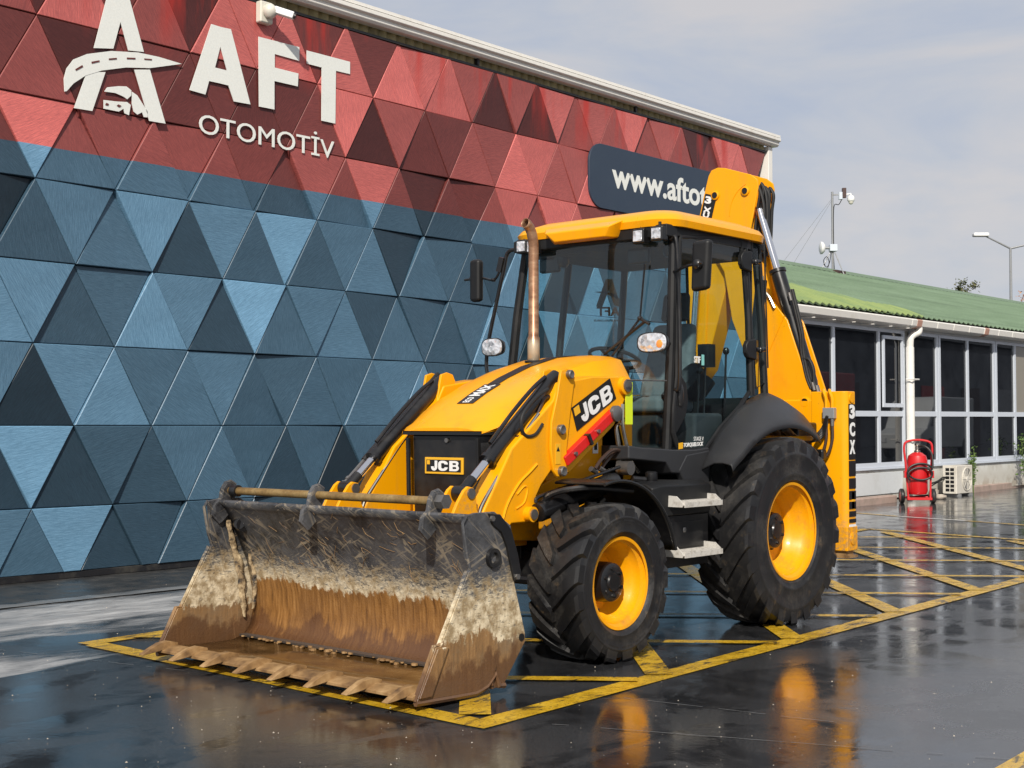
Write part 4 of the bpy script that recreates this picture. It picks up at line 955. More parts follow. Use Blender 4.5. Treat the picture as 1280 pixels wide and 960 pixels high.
# ---------------------------------------------------------------- wheels
def wheel(cx, R_, w, rim, yo, hubr, huby, nl, sweep, side=1):
    """left wheel; yo = outer rim flange"""
    yc = yo - w / 2 + .03; c = (cx, yc, R_ - .012)
    hw = w / 2; base = R_ - .034
    rm = MB(); o = yo - yc
    prof = [(rim, o), (rim + .004, o - .015), (rim - .012, o - .03), (rim - .035, o - .04), (rim - .045, o - .10), (rim - .06, o - .115), (rim - .065, o - .17), (rim - .085, o - .19), (rim - .10, o - .24), (hubr + .06, o - .25), (hubr * .5, o - .25)]
    V = rm.lathe([(rim - .02, o - .004)] + prof, c, 'y', 56); rm.face(V[-1])
    V = rm.lathe([(rim, -o), (rim - .05, -o + .04), (rim - .07, -o + .12), (.05, -o + .13)], c, 'y', 40); rm.face(V[-1])
    wo = P('wheel', rm, 'rimyellow', ang=50)
    ty = MB(); q = rim - .002
    pr = [(q, o - .012), (q + .02, o + .012), (q + (base - q) * .16, hw * .95), (q + (base - q) * .19, hw * .975), (q + (base - q) * .24, hw * .975), (q + (base - q) * .27, hw * .965), (q + (base - q) * .45, hw * .995), (q + (base - q) * .62, hw * 1.0), (q + (base - q) * .66, hw * 1.016), (q + (base - q) * .70, hw * 1.016), (q + (base - q) * .73, hw * 1.0), (base - .045, hw * .985), (base - .012, hw * .93), (base - .001, hw * .7), (base, 0)]
    pr = pr + [(a, -b_) for a, b_ in pr[-2::-1]]
    ty.lathe(pr, c, 'y', 72)
    for s_ in (-1, 1):
        for i in range(nl):
            t0 = 2 * pi * (i + (.5 if s_ > 0 else 0)) / nl; secs = []
            for t in (0, .25, .5, .75, .92, 1.0):
                y = s_ * (.01 + (hw * 1.0 - .01) * t) ; th = t0 + sweep * t
                rt = R_ - .03 * max(0, t - .5) ** 2 - (.0 if t <= 1 else .06); rb = base - .03
                if t > .9: rt -= .022 * (t - .9) / .1; rb -= .05 * (t - .9) / .1
                dt = .036 / R_ * (1 + .35 * t) * (1.15 if nl < 20 else 1); db = dt * 1.35
                if t == 0: dt *= .8
                secs.append([(c[0] + r * cos(th + d), c[1] + y, c[2] + r * sin(th + d)) for r, d in ((rb, -db), (rt, -dt), (rt, dt), (rb, db))])
            ty.loft(secs)
    for v in ty.bm.verts:
        if v.co.z < .004: v.co.z = .004
    P('tyre', ty, 'rubber', wo, ang=32)
    hb = MB(); hb.disc([(hubr * 1.05, o - .248), (hubr * 1.05, huby - yc - .05), (hubr, huby - yc - .03), (hubr, huby - yc - .006), (hubr * .93, huby - yc), (hubr * .5, huby - yc), (hubr * .45, huby - yc + .012), (hubr * .2, huby - yc + .012)], c, 'y', 36); P('hub', hb, 'black', wo)
    for i in range(6):
        a = 2 * pi * i / 6 + .4; bt = MB(); bt.cyl((c[0] + hubr * .72 * cos(a), huby - .002, c[2] + hubr * .72 * sin(a)), (c[0] + hubr * .72 * cos(a), huby + .012, c[2] + hubr * .72 * sin(a)), .013, 6); P('hub_bolt', bt, 'black', wo)
    for i in range(8):
        a = 2 * pi * i / 8 + .2; rr_ = hubr + .045; yy = yo - .25
        bt = MB(); bt.cyl((c[0] + rr_ * cos(a), yy - .002, c[2] + rr_ * sin(a)), (c[0] + rr_ * cos(a), yy + .02, c[2] + rr_ * sin(a)), .014, 6); P('wheel_bolt', bt, 'black', wo)
    va = MB(); a = -1.0; va.cyl((c[0] + (rim - .09) * cos(a), yo - .17, c[2] + (rim - .09) * sin(a)), (c[0] + (rim - .10) * cos(a), yo - .10, c[2] + (rim - .10) * sin(a)), .01, 8); P('valve', va, 'black', wo)
    return wo
def mirror_part(o, parent):
    """the same part on the machine's other side"""
    n = o.copy(); n.scale = (1, -1, 1); COL.objects.link(n); n.parent = parent
    for ch in list(o.children):
        k = ch.copy(); COL.objects.link(k); k.parent = n
    return n
wr = wheel(0, .725, .47, .375, 1.105, .135, .965, 21, .42); wf = wheel(2.17, .518, .41, .30, 1.085, .125, 1.02, 17, .40)
mirror_part(wr, bl); mirror_part(wf, bl)
# ---------------------------------------------------------------- chassis
b = MB(); b.box((-.62, -.38, .52), (1.55, .38, .98)); b.box((1.2, -.34, .62), (2.3, .34, 1.02)); P('chassis', b, 'black', bevel=.01)
b = MB(); b.cyl((0, -.75, .70), (0, .75, .70), .13, 16); b.sphere((0, 0, .7), .26, (1, 1, 1), 14); P('rear_axle', b, 'black')
b = MB(); b.prism([(-.8, .45), (.8, .45), (.8, .60), (.3, .70), (-.3, .70), (-.8, .60)], 'x', 2.07, 2.27)
for s_ in (-1, 1): b.cyl((2.17, s_ * .68, .50), (2.17, s_ * .86, .50), .15, 16)
b.tube([(2.36, -.72, .50), (2.36, .72, .50)], .035, 10); P('front_axle', b, 'black', bevel=.012)
fr = MB(); poly = PX('y', .46, [(641, 676), (636, 650), (668, 610), (712, 588), (772, 520), (781, 560), (783, 604), (762, 612), (703, 648), (676, 676)])
fr.prism(poly, 'y', .40, .46); fr.prism(poly, 'y', -.46, -.40); fr.box((2.30, -.40, .72), (2.62, .40, 1.02)); P('front_frame', fr, 'yellow', bevel=.008)
# ---------------------------------------------------------------- bonnet and grille
# centre-line height and side height along x
def hood_row(x, zt, ys, zs, yb, zb):
    return [(x, -yb, zb), (x, -yb, zs - .02), (x, -ys, zt - .035), (x, -ys * .72, zt - .008), (x, -.16, zt), (x, .16, zt), (x, ys * .72, zt - .008), (x, ys, zt - .035), (x, yb, zs - .02), (x, yb, zb)]
hd = MB()
rows = [hood_row(x, zt, ys, zs, yb, zb) for x, zt, ys, zs, yb, zb in ((1.16, 2.045, .34, 1.86, .44, 1.05), (1.30, 2.045, .37, 1.90, .46, 1.05), (1.55, 2.02, .38, 1.90, .46, 1.05), (1.85, 1.945, .38, 1.85, .455, 1.05), (2.10, 1.855, .38, 1.76, .45, 1.10), (2.35, 1.745, .375, 1.65, .445, 1.3), (2.52, 1.655, .37, 1.575, .44, 1.49), (2.64, 1.57, .36, 1.53, .42, 1.486), (2.72, 1.51, .345, 1.495, .37, 1.484))]
hd.loft(rows); P('bonnet', hd, 'yellow', bevel=.012, ang=28)
b = MB(); b.loft([[(2.50, -.425, 1.485), (2.50, .425, 1.485), (2.50, .425, 1.465), (2.50, -.425, 1.465)], [(2.65, -.41, 1.483), (2.65, .41, 1.483), (2.65, .41, 1.462), (2.65, -.41, 1.462)], [(2.728, -.36, 1.482), (2.728, .36, 1.482), (2.728, .36, 1.461), (2.728, -.36, 1.461)]]); P('bonnet_seal', b, 'decalblack')
gr = MB(); gr.loft([[(2.45, -.42, z), (2.45, .42, z), (2.55, .42, z), (xf, .30, z), (xf, -.30, z), (2.55, -.42, z)] for z, xf in ((.80, 2.665), (1.10, 2.68), (1.462, 2.69))]); P('grille', gr, 'black', bevel=.012)
for y in (-.325, .325): P('grille_trim', MB().prism([(2.69, 1.0), (2.715, 1.0), (2.725, 1.44), (2.70, 1.44)], 'y', y - .012, y + .012), 'satin', bevel=.004)
b = MB(); b.cyl((2.69, .03, 1.425), (2.705, .03, 1.425), .016, 12); P('grille_lock', b, 'steel')
# badge on the grille
bx = 2.696
pl_ = [at(u, v, 'x', bx) for u, v in ((533, 571), (578, 572), (577, 594), (531, 592))]; cy = sum(p.y for p in pl_) / 4; cz = sum(p.z for p in pl_) / 4; wy = .178; hz = .056
bd = MB(); bd.box((bx - .012, cy - wy, cz - hz), (bx, cy + wy, cz + hz)); bd_ = P('badge', bd, 'decalyellow', bevel=.003)
MB().box((bx, cy - wy + .018, cz - hz + .016), (bx + .003, cy + wy - .018, cz + hz - .016)).build('badge_field', 'decalblack', bd_, smooth=False)
def jcb(org, ex, ey, w, h, mt, parent, depth, nm='lettering'):
    """block letters J C B drawn as polygons in a 3 x 1 box"""
    ex, ey, org = Vector(ex).normalized(), Vector(ey).normalized(), Vector(org); nz = ex.cross(ey); b = MB()
    def arc(cx, cy, rx, ry, a0, a1, k=8): return [(cx + rx * cos(radians(a0 + (a1 - a0) * i / k)), cy + ry * sin(radians(a0 + (a1 - a0) * i / k))) for i in range(k + 1)]
    J = [(.62, 1), (.62, .34)] + arc(.34, .34, .28, .34, 0, -180)[1:] + [(.06, .42), (.32, .42)] + arc(.34, .33, .05, .09, 180, 360, 4) + [(.39, 1)]
    C = [(1.58, .64)] + [(1.58, .70)] + arc(1.18, .68, .40, .32, 20, 90, 5) + arc(1.05, .68, .33, .32, 90, 180, 5) + arc(1.05, .32, .33, .32, 180, 270, 5) + arc(1.18, .32, .40, .32, 270, 340, 5) + [(1.58, .36), (1.30, .36)] + arc(1.16, .33, .14, .10, -10, -90, 4) + arc(1.07, .33, .09, .10, -90, -180, 4) + arc(1.07, .67, .09, .10, 180, 90, 4) + arc(1.16, .67, .14, .10, 90, 10, 4) + [(1.30, .64)]
    B1 = [(1.74, 0), (2.32, 0)] + arc(2.34, .28, .28, .28, -90, 70, 6) + arc(2.30, .74, .26, .26, -50, 90, 6) + [(1.74, 1), (1.74, .60), (2.0, .60), (2.0, .80), (2.20, .80)] + arc(2.20, .70, .11, .10, 90, -90, 5) + [(1.74, .60 - .0)]
    # B as strokes so that its counters stay open
    Bs = [[(1.74, 0), (2.02, 0), (2.02, 1), (1.74, 1)], [(2.02, .80), (2.24, .80)] + arc(2.26, .70, .10, .10, 90, -90, 5) + [(2.02, .60), (2.02, .415), (2.26, .415)] + arc(2.28, .31, .10, .105, 90, -90, 5) + [(2.02, .205), (2.02, 0), (2.34, 0)] + arc(2.32, .28, .28, .28, -90, 50, 5) + arc(2.28, .74, .28, .26, -35, 90, 5) + [(2.02, 1)]]
    for poly in [J, C] + Bs:
        b.oprism([org + ex * (x / 2.62 * w) + ey * (y * h) for x, y in poly], nz * depth)
    return b.build(nm, mt, parent, smooth=False)
jcb((bx + .003, cy - wy + .06, cz - .034), (0, 1, 0), (0, 0, 1), 2 * wy - .09, .068, 'white', bd_, .003)
MB().box((bx + .003, cy - wy + .026, cz + .008), (bx + .006, cy - wy + .052, cz + .036)).build('badge_mark', 'decalyellow', bd_, smooth=False)
# stripe and lettering down the middle of the bonnet (on its surface)
def hz_(x):
    k = ((1.16, 2.045), (1.30, 2.045), (1.55, 2.02), (1.85, 1.945), (2.10, 1.855), (2.35, 1.745), (2.52, 1.655), (2.64, 1.57))
    for (a, za_), (c_, zc_) in zip(k, k[1:]):
        if a <= x <= c_: return za_ + (zc_ - za_) * (x - a) / (c_ - a)
b = MB(); b.grid([[(x, -.05, hz_(x) + .004), (x, .05, hz_(x) + .004)] for x in (1.32, 1.55, 1.70, 1.85, 1.98, 2.10, 2.2)]); P('bonnet_stripe', b, 'decalblack', smooth=False, solid=.003)
b = MB(); b.grid([[(x, -.075, hz_(x) + .004), (x, .075, hz_(x) + .004)] for x in (2.205, 2.35, 2.49)]); P('bonnet_label', b, 'decalblack', smooth=False, solid=.003)
sl_ = (hz_(2.48) - hz_(2.21)) / .27; exv = Vector((1, 0, sl_)).normalized()
text('bonnet_lettering', 'MAX', (2.40, .05, hz_(2.40) + .0085), (-1, 0, (hz_(2.22) - hz_(2.40)) / .18), (0, -1, 0), .19, .10, 'white', bl, .002, bold=.03)
text('bonnet_lettering', 'ECO', (2.485, .03, hz_(2.485) + .0085), (-1, 0, (hz_(2.41) - hz_(2.485)) / .075), (0, -1, 0), .075, .06, 'white', bl, .002, bold=.02)
# exhaust
ep = [at(667, 452, 'y', -.1), at(667, 420, 'y', -.1), at(668, 330, 'y', -.1), at(668, 300, 'y', -.1)]
x0 = ep[0].x
ex_ = MB(); pth = [Vector((x0, -.1, 1.92)), Vector((x0, -.1, 2.17)), Vector((x0, -.1, 2.18)), Vector((x0, -.1, 2.85))] + [Vector((x0 + .005 + .10 * (1 - cos(a)), -.1 , 2.86 + .15 * sin(a))) for a in (.25, .6, .95, 1.25, 1.5)]
ex_.tube(pth, [.043, .043, .036, .036] + [.036] * 5, 20, caps=False); P('exhaust_pipe', ex_, 'exhaust', solid=.004)
b = MB(); b.disc([(.044, 0), (.066, 0), (.066, .012), (.044, .012)], (x0, -.1, hz_(1.65) - .006), 'z', 24); P('exhaust_collar', b, 'black')
# ---------------------------------------------------------------- loader arms
armp = PX('y', YA, [(783, 470), (788, 482), (784, 495), (773, 520), (768, 532), (712, 592), (692, 585), (677, 607), (671, 620), (671, 652), (640, 655), (631, 668), (637, 686), (632, 690), (612, 660), (599, 654), (604, 640), (640, 560), (692, 500), (700, 478), (742, 470)])
def arm(side):
    b = MB(); lo, hi = (.46, YA) if side > 0 else (-YA, -.46); b.prism(armp, 'y', lo, hi)
    return P('loader_arm', b, 'yellow', bevel=.014)
la, ra = arm(1), arm(-1)
def both(fn):
    for s_, par in ((1, la), (-1, ra)): fn(s_, par)
kn = PX('y', YA + .025, [(702, 463), (709, 460), (716, 463), (719, 472), (713, 520), (709, 560), (708.5, 590), (704, 596.5), (697, 596), (692, 588), (689, 560), (690, 528), (697, 495)])
def knee(s_, par):
    b = MB()
    for y in (YA + .002, YA - .15): b.prism(kn, 'y', s_ * y, s_ * (y + .022))
    b.build('knee_plate', 'yellow', par, bevel=.006)
    for u, v, r in ((710, 468, .030), (699, 537, .034), (700.5, 589, .034)):
        p = at(u, v, 'y', YA + .02); b = MB(); b.disc([(r, 0), (r, s_ * .028), (r * .8, s_ * .034), (r * .4, s_ * .03)], (p.x, s_ * (YA + .024), p.z), 'y', 20); b.build('pin', 'steel', par)
    b = MB(); p = at(779, 482, 'y', YA); b.disc([(.065, -s_ * .02), (.065, s_ * .03), (.05, s_ * .035)], (p.x, s_ * YA, p.z), 'y', 26); b.build('pivot_boss', 'yellow', par)
    b = MB(); b.disc([(.045, 0), (.045, s_ * .012), (.02, s_ * .016)], (p.x, s_ * (YA + .035), p.z), 'y', 22); b.build('pivot_pin', 'steel', par)
    b = MB(); p = at(667, 643, 'y', YA + .05); b.cyl((p.x, s_ * (YA - .02), p.z), (p.x, s_ * (YA + .05), p.z), .05, 20); b.build('lift_boss', 'yellow', par)
    b = MB(); b.cyl((p.x, s_ * (YA + .048), p.z), (p.x, s_ * (YA + .062), p.z), .034, 16); b.build('lift_pin', 'steel', par)
    # raised weld ribs on the fore arm
    b = MB(); w = [at(u, v, 'y', YA) for u, v in ((627, 655), (634, 630), (648, 605), (662, 590), (671, 580))]; b.tube(spline([(q.x, s_ * YA, q.z) for q in w], 4), .011, 6); b.build('weld_rib', 'yellow', par)
    b = MB(); w = [at(u, v, 'y', YA) for u, v in ((645, 636), (655, 628), (659, 612), (655, 608), (646, 618))]; b.tube(spline([(q.x, s_ * YA, q.z) for q in w], 4), .008, 6); b.build('weld_bead', 'yellow', par)
both(knee)
# JCB decal on the left arm
dp_ = [at(u, v, 'y', YA + .002) for u, v in ((714, 510), (762, 473), (770, 498), (721, 539))]
b = MB(); b.oprism([Vector((p.x, YA + .001, p.z)) for p in dp_], (0, .004, 0)); dec = b.build('decal_plate', 'decalblack', la, smooth=False)
e_x = (dp_[1] - dp_[0]); e_y = (dp_[0] - dp_[3])
o_ = dp_[3] + e_x * .12 + e_y * .12; o_.y = YA + .005
def jcb_sheared(o_, ex, ey, mt, parent):
    b = jcb((0, 0, 0), (1, 0, 0), (0, 1, 0), 1, 1, mt, parent, .0035)
    for v in b.data.vertices:
        a, c_, d_ = v.co; v.co = o_ + ex * a + ey * c_ + Vector((0, d_, 0))
    return b
jcb_sheared(o_ + e_x * .02, e_x * .83, e_y * .72, 'white', la)
b = MB(); k0 = dp_[3] + e_x * .035 + e_y * .60; b.oprism([Vector((q.x, YA + .005, q.z)) for q in (k0, k0 + e_x * .13, k0 + e_x * .13 + e_y * .32, k0 + e_y * .32)], (0, .003, 0)); b.build('decal_mark', 'decalyellow', la, smooth=False)
# red safety strut under the decal
r0, r1 = at(707, 577, 'y', YA + .03), at(768, 517, 'y', YA + .03)
b = MB(); d_ = (r1 - r0).normalized(); n_ = d_.cross(Vector((0, 1, 0))); b.obox((r0 + r1) / 2 - Vector((0, .015, 0)), d_, Vector((0, 1, 0)), n_, (r1 - r0).length / 2, .026, .036); b.build('safety_strut', 'red', la, bevel=.008)
b = MB(); b.disc([(.056, 0), (.056, .03), (.03, .04)], (r1.x, YA + .03, r1.z), 'y', 20); b.build('strut_pin', 'steel', la)
for t in (.16, .62): 
    b = MB(); q = r0.lerp(r1, t); b.cyl((q.x, YA + .042, q.z), (q.x, YA + .058, q.z), .014, 10); b.build('strut_bolt', 'steel', la)
b = MB(); q = r0.lerp(r1, .45); b.obox(q + Vector((0, .005, 0)), d_, Vector((0, 1, 0)), n_, .012, .022, .040); b.build('strut_strap', 'black', la)
q = at(744, 557, 'y', .463); b = MB(); b.box((q.x - .03, .461, q.z - .055), (q.x + .03, .466, q.z + .045)); P('warning_label', b, 'white', smooth=False)
b = MB(); b.box((q.x - .018, .4662, q.z - .03), (q.x + .016, .4675, q.z + .015)); P('label_print', b, 'decalblack', smooth=False)
q = at(698, 566, 'y', YA + .03); b = MB(); b.box((q.x - .026, YA + .025, q.z - .075), (q.x + .026, YA + .0275, q.z + .06)); b.build('warning_label', 'decalyellow', la, smooth=False)
b = MB(); b.prism([(q.x - .017, q.z + .01), (q.x + .017, q.z + .01), (q.x, q.z + .042)], 'y', YA + .0275, YA + .029); b.build('label_print', 'decalblack', la, smooth=False)
# levers that tip the bucket, and the shovel rams above the arms
YR = .53
lv_ = PX('y', YA, [(567, 645), (574, 628), (582, 613), (587, 608), (594, 610), (597, 618), (598, 637), (602, 646)])
def lever(s_, par):
    b = MB()
    for y0, y1 in ((.585, .61), (.45, .475)): b.prism(lv_, 'y', s_ * y0, s_ * y1)
    p = at(590, 617, 'y', YA)
    b.build('tipping_lever', 'yellow', par, bevel=.006)
    b = MB(); b.cyl((p.x, s_ * .44, p.z), (p.x, s_ * .62, p.z), .034, 16); b.build('lever_pin', 'steel', par)
    a, t_ = Vector((p.x, s_ * YR, p.z)), at(708, 468, 'y', YA); t_ = Vector((t_.x, s_ * YR, t_.z)); d = (t_ - a).normalized(); L = (t_ - a).length
    b = MB(); b.cyl(a + d * .02, a + d * .5, .03, 16); rod = b.build('ram_rod', 'chrome', par)
    b = MB(); b.cyl((a.x, s_ * .482, a.z), (a.x, s_ * .578, a.z), .046, 18); b.cyl(a, a + d * .13, .036, 14); b.build('rod_eye', 'black', par)
    b = MB(); b.tube([a + d * .30, a + d * .33, a + d * .335, a + d * (L - .06), a + d * L], [.056, .056, .05, .05, .04], 20); b.build('shovel_ram', 'black', par)
    up = d.cross(Vector((0, 1, 0))).normalized(); up = up if up.z > 0 else -up
    b = MB(); b.tube(spline([a + d * .40 + up * .07, a + d * .7 + up * .085, a + d * (L - .25) + up * .08, a + d * (L - .1) + up * .06], 5), .014, 8); b.build('ram_pipe', 'black', par)
both(lever)
# long thin steel indicator rod and black tube beside the far ram
a = Vector((at(590, 617, 'y', YA).x, -.60, at(590, 617, 'y', YA).z)); t_ = Vector((at(710, 468, 'y', YA).x, -.60, at(710, 468, 'y', YA).z + .03)); d = (t_ - a).normalized()
b = MB(); b.tube([a, a + d * .30], .013, 8); b.build('indicator_rod', 'steel', ra)
b = MB(); b.tube([a + d * .28, a + d * (t_ - a).length], .022, 10); b.build('indicator_tube', 'black', ra)
b = MB(); b.cyl(a + d * .02, a + d * .05, .024, 8); b.cyl(a + d * .08, a + d * .10, .02, 8); b.build('indicator_nut', 'steel', ra)
# hoses looping at the near ram, and the plated pipe down the arm
for k, (o1, nm) in enumerate(((0, 'hose'), (.03, 'hosebrown'), (.05, 'hosebrown'))):
    pts = [at(u, v, 'y', YA + .02) for u, v in (((688, 486), (672, 498), (657, 518), (655, 536), (661, 545), (672, 543), (681, 530)) if k == 0 else ((695, 495), (688, 500), (680, 520), (668, 540), (655, 547)) if k == 1 else ((695, 498), (692, 512), (682, 532), (668, 547), (648, 545)))]
    b = MB(); b.tube(spline([(q.x, YA + .0 - .04 * k, q.z) for q in pts], 6), .012, 8); b.build('hose', nm, la)
b = MB(); w = [at(u, v, 'y', YA) for u, v in ((676, 517), (648, 558), (622, 602), (606, 630), (601, 644))]; b.tube(spline([(q.x, .60, q.z) for q in w], 5), .012, 9); b.build('plated_pipe', 'pipe', la)
b = MB(); w = [at(u, v, 'y', YA) for u, v in ((676, 517), (648, 558), (622, 602), (606, 630), (601, 644))]; b.tube(spline([(q.x + .0, -.47, q.z) for q in w], 5), .012, 9); b.build('plated_pipe', 'pipe', ra)
# lift rams
def lift(s_, par):
    p, q = at(667, 643, 'y', .66), at(779, 596, 'y', .66); a = Vector((p.x, s_ * .66, p.z)); t_ = Vector((q.x, s_ * .66, q.z)); d = (t_ - a).normalized(); L = (t_ - a).length
    b = MB(); b.tube([a + d * .04, a + d * .055, a + d * .06, a + d * (L - .15), a + d * (L - .1)], [.06, .065, .065, .065, .055], 20); b.build('lift_ram', 'black', par)
    b = MB(); b.tube(spline([a + d * .02 + Vector((0, 0, .07)), a + d * .05 + Vector((0, 0, .10)), a + d * .3 + Vector((0, 0, .095)), a + d * .6 + Vector((0, 0, .09)), a + d * .95 + Vector((0, 0, .08))], 5), .012, 8); b.build('ram_pipe', 'black', par)
both(lift)
# hydraulic pipes behind the arm pivot, in front of the cab
for nm, mt, pts, r, y in (('plated_pipe', 'pipe', ((779, 495), (780, 506), (784, 515), (783, 522), (774, 530), (770, 536), (773, 560), (775, 578)), .012, .60), ('plated_pipe', 'pipe', ((778, 505), (778, 530), (783, 555), (790, 578), (798, 590)), .014, .63),
                          ('plated_pipe', 'pipe', ((771, 536), (774, 555), (777, 580)), .010, .56), ('hose', 'hosebrown', ((744, 586), (752, 574), (765, 563), (778, 565), (781, 578)), .013, .62), ('hose', 'hosebrown', ((750, 588), (760, 574), (772, 564), (782, 568), (785, 578)), .013, .58)):
    b = MB(); w = [at(u, v, 'y', y) for u, v in pts]; b.tube(spline(w, 5), r, 8); P(nm, b, mt)
for u, v in ((742, 588), (752, 587), (776, 580)):
    b = MB(); q = at(u, v, 'y', .6); b.cyl(q - Vector((.03, 0, .012)), q + Vector((.03, 0, .012)), .02, 8); P('hose_fitting', b, 'steel')
b = MB(); q = at(783, 585, 'y', .66); b.cyl((q.x, .60, q.z), (q.x, .70, q.z), .05, 16); P('hose_fitting', b, 'steel')
# ---------------------------------------------------------------- bucket
bk = MB()
def bprof(off=0):
    # floor lip -> floor -> curved back -> top edge, seen from the side
    return [(4.10, .085), (3.80, .070), (3.56, .066), (3.46, .09), (3.40, .16), (3.375, .27), (3.385, .42), (3.43, .60), (3.52, .80), (3.64, .98), (3.69, 1.02)]
YB = 1.155
prf = bprof(); ysec = [-YB + 2 * YB * i / 24 for i in range(25)]
back = [[(x + .006 * noise.noise(Vector((y * 3, z * 4, 2))), y, z) for x, z in prf[3:]] for y in ysec]
b = MB(); b.grid(back); bucket = P('bucket', b, 'bucket', solid=.022, ang=60)
b = MB(); b.grid([[(x, y, z) for x, z in prf[:4]] for y in (-YB, -.4, .4, YB)]); b.build('bucket_floor', 'bucketfloor', bucket, solid=.02)
b = MB(); b.prism([(3.455, .096), (3.51, .098), (3.515, .112), (3.455, .112)], 'y', -YB + .02, YB - .02); b.build('floor_seam', 'steel', bucket)
# side plates: fore plate (clam half) and rear plate with the weld seam between
fore = PX('y', 1.17, [(523, 870), (543, 815), (583, 715), (588, 735), (599, 785), (607, 845), (604, 856), (590, 864)])
fore = [(4.13, .06), (3.985, .33), (3.95, .33), (3.73, .71), (3.705, .73), (3.62, .60), (3.55, .40), (3.50, .17), (3.52, .08), (3.60, .045)]
rear = [(3.755, 1.02), (3.66, 1.035), (3.50, 1.035), (3.36, .95), (3.33, .80), (3.33, .62), (3.235, .32), (3.235, .27), (3.42, .05), (3.52, .035), (3.535, .12), (3.585, .40), (3.66, .62), (3.735, .80)]
def side(s_):
    b = MB(); b.prism(rear, 'y', s_ * (YB + .004), s_ * (YB + .028)); b.build('side_plate', 'bucketside', bucket, bevel=.004)
    b = MB(); b.prism(fore, 'y', s_ * (YB + .012), s_ * (YB + .042)); f = b.build('clam_side_plate', 'bucketside', bucket, bevel=.004)
    b = MB(); e_ = [(3.74, 1.02), (3.77, .98), (3.735, .80), (3.67, .62), (3.60, .42), (3.545, .14), (3.525, .06)]; b.tube([(x, s_ * (YB + .032), z) for x, z in e_], .010, 6); b.build('side_edge_weld', 'bucketside', bucket)
    b = MB(); e_ = [(4.135, .06), (3.99, .335), (3.955, .335), (3.735, .715)]; b.tube([(x, s_ * (YB + .027), z) for x, z in e_], .012, 6); b.build('side_cutter', 'bucketside', bucket)
    b = MB(); b.prism([(4.125, .075), (3.985, .325), (3.90, .325), (4.03, .075)], 'y', s_ * (YB + .043), s_ * (YB + .058)); b.build('wear_plate', 'bucketside', bucket, bevel=.004)
    b = MB(); e_ = [(4.13, .05), (3.85, .04), (3.66, .036), (3.57, .06), (3.50, .12), (3.47, .05), (3.42, .045)]; b.tube([(x, s_ * (YB + .03), z) for x, z in e_], .018, 6); b.build('bottom_lip', 'bucketside', bucket)
    # guard plate over the clam pivot, pin and bolts
    g_ = [(3.565, 1.03), (3.47, 1.02), (3.375, .93), (3.315, .78), (3.285, .66), (3.345, .63), (3.375, .72), (3.41, .83), (3.46, .92), (3.53, .965)]
    b = MB(); b.prism(g_, 'y', s_ * (YB + .029), s_ * (YB + .045)); b.build('guard_plate', 'black', bucket, bevel=.004)
    b = MB()
    for x, z in ((3.545, 1.0), (3.33, .655)): b.cyl((x, s_ * (YB + .044), z), (x, s_ * (YB + .06), z), .017, 6)
    b.build('guard_bolt', 'steel', bucket)
    b = MB(); V = b.lathe([(.030, .0), (.034, s_ * .02), (.055, s_ * .02), (.058, 0)], (3.52, s_ * (YB + .029), .775), 'y', 24); b.build('pivot_ring', 'black', bucket)
    b = MB(); b.cyl((3.27, s_ * (YB + .01), .30), (3.27, s_ * (YB + .034), .30), .022, 12); b.build('eye_hole', 'decalblack', bucket)
side(1); side(-1)
# dried mud lumps inside the far corner and the straw-like strands
rg = random.Random(5)
def lump(c_, r, sc, sd_, name='mud_lump'):
    b = MB(); b.sphere((0, 0, 0), r, sc, 16)
    for v in b.bm.verts: v.co = Vector(c_) + v.co * (1 + .45 * noise.noise(v.co * 9 + Vector((sd_, 0, 0))))
    return b.build(name, 'mud', bucket, ang=70)
def caked(path, rad, sq, amp, sd_):
    """caked ridge of mud: a tube of uneven girth broken up by noise"""
    b = MB(); pth = spline(path, 10); k = len(pth); b.tube(pth, [rad * (.45 + .55 * sin(pi * min(1, max(0, (i + 1) / (k + 1))))) * (1 + .35 * noise.noise(Vector((i * .35, sd_, 0)))) for i in range(k)], 22)
    c_ = sum((Vector(q) for q in path), Vector()) / len(path)
    for v in b.bm.verts:
        v.co.y = c_.y + (v.co.y - c_.y) * sq
        v.co += v.normal * 0 + Vector((noise.noise(v.co * 13 + Vector((sd_, 0, 0))), noise.noise(v.co * 13 + Vector((0, sd_, 0))), noise.noise(v.co * 17))) * amp + Vector((noise.noise(v.co * 45), noise.noise(v.co * 45 + Vector((9, 0, 0))), noise.noise(v.co * 45 + Vector((0, 9, 0))))) * amp * .4
    b.build('mud_lump', 'mud', bucket, ang=60)
caked([(3.62, -1.135, .88), (3.56, -1.14, .72), (3.52, -1.142, .58), (3.49, -1.142, .42), (3.47, -1.14, .22)], .030, .5, .016, 1)
caked([(3.47, -1.09, .66), (3.435, -1.10, .54), (3.415, -1.10, .42), (3.41, -1.11, .28)], .018, 1.0, .013, 5)
b = MB()
for i in range(130):
    y = rg.uniform(-1.1, 1.12); x, z = rg.choice(((3.515, .105), (3.50, .09), (4.04, .075))); s_ = rg.uniform(.008, .022)
    b.sphere((x + rg.gauss(0, .014), y, z), s_, (1, 1.2, .6), 6)
tag(b.build('mud_crumbs', 'toothsteel', bucket), None, None, kind='stuff')
b = MB()
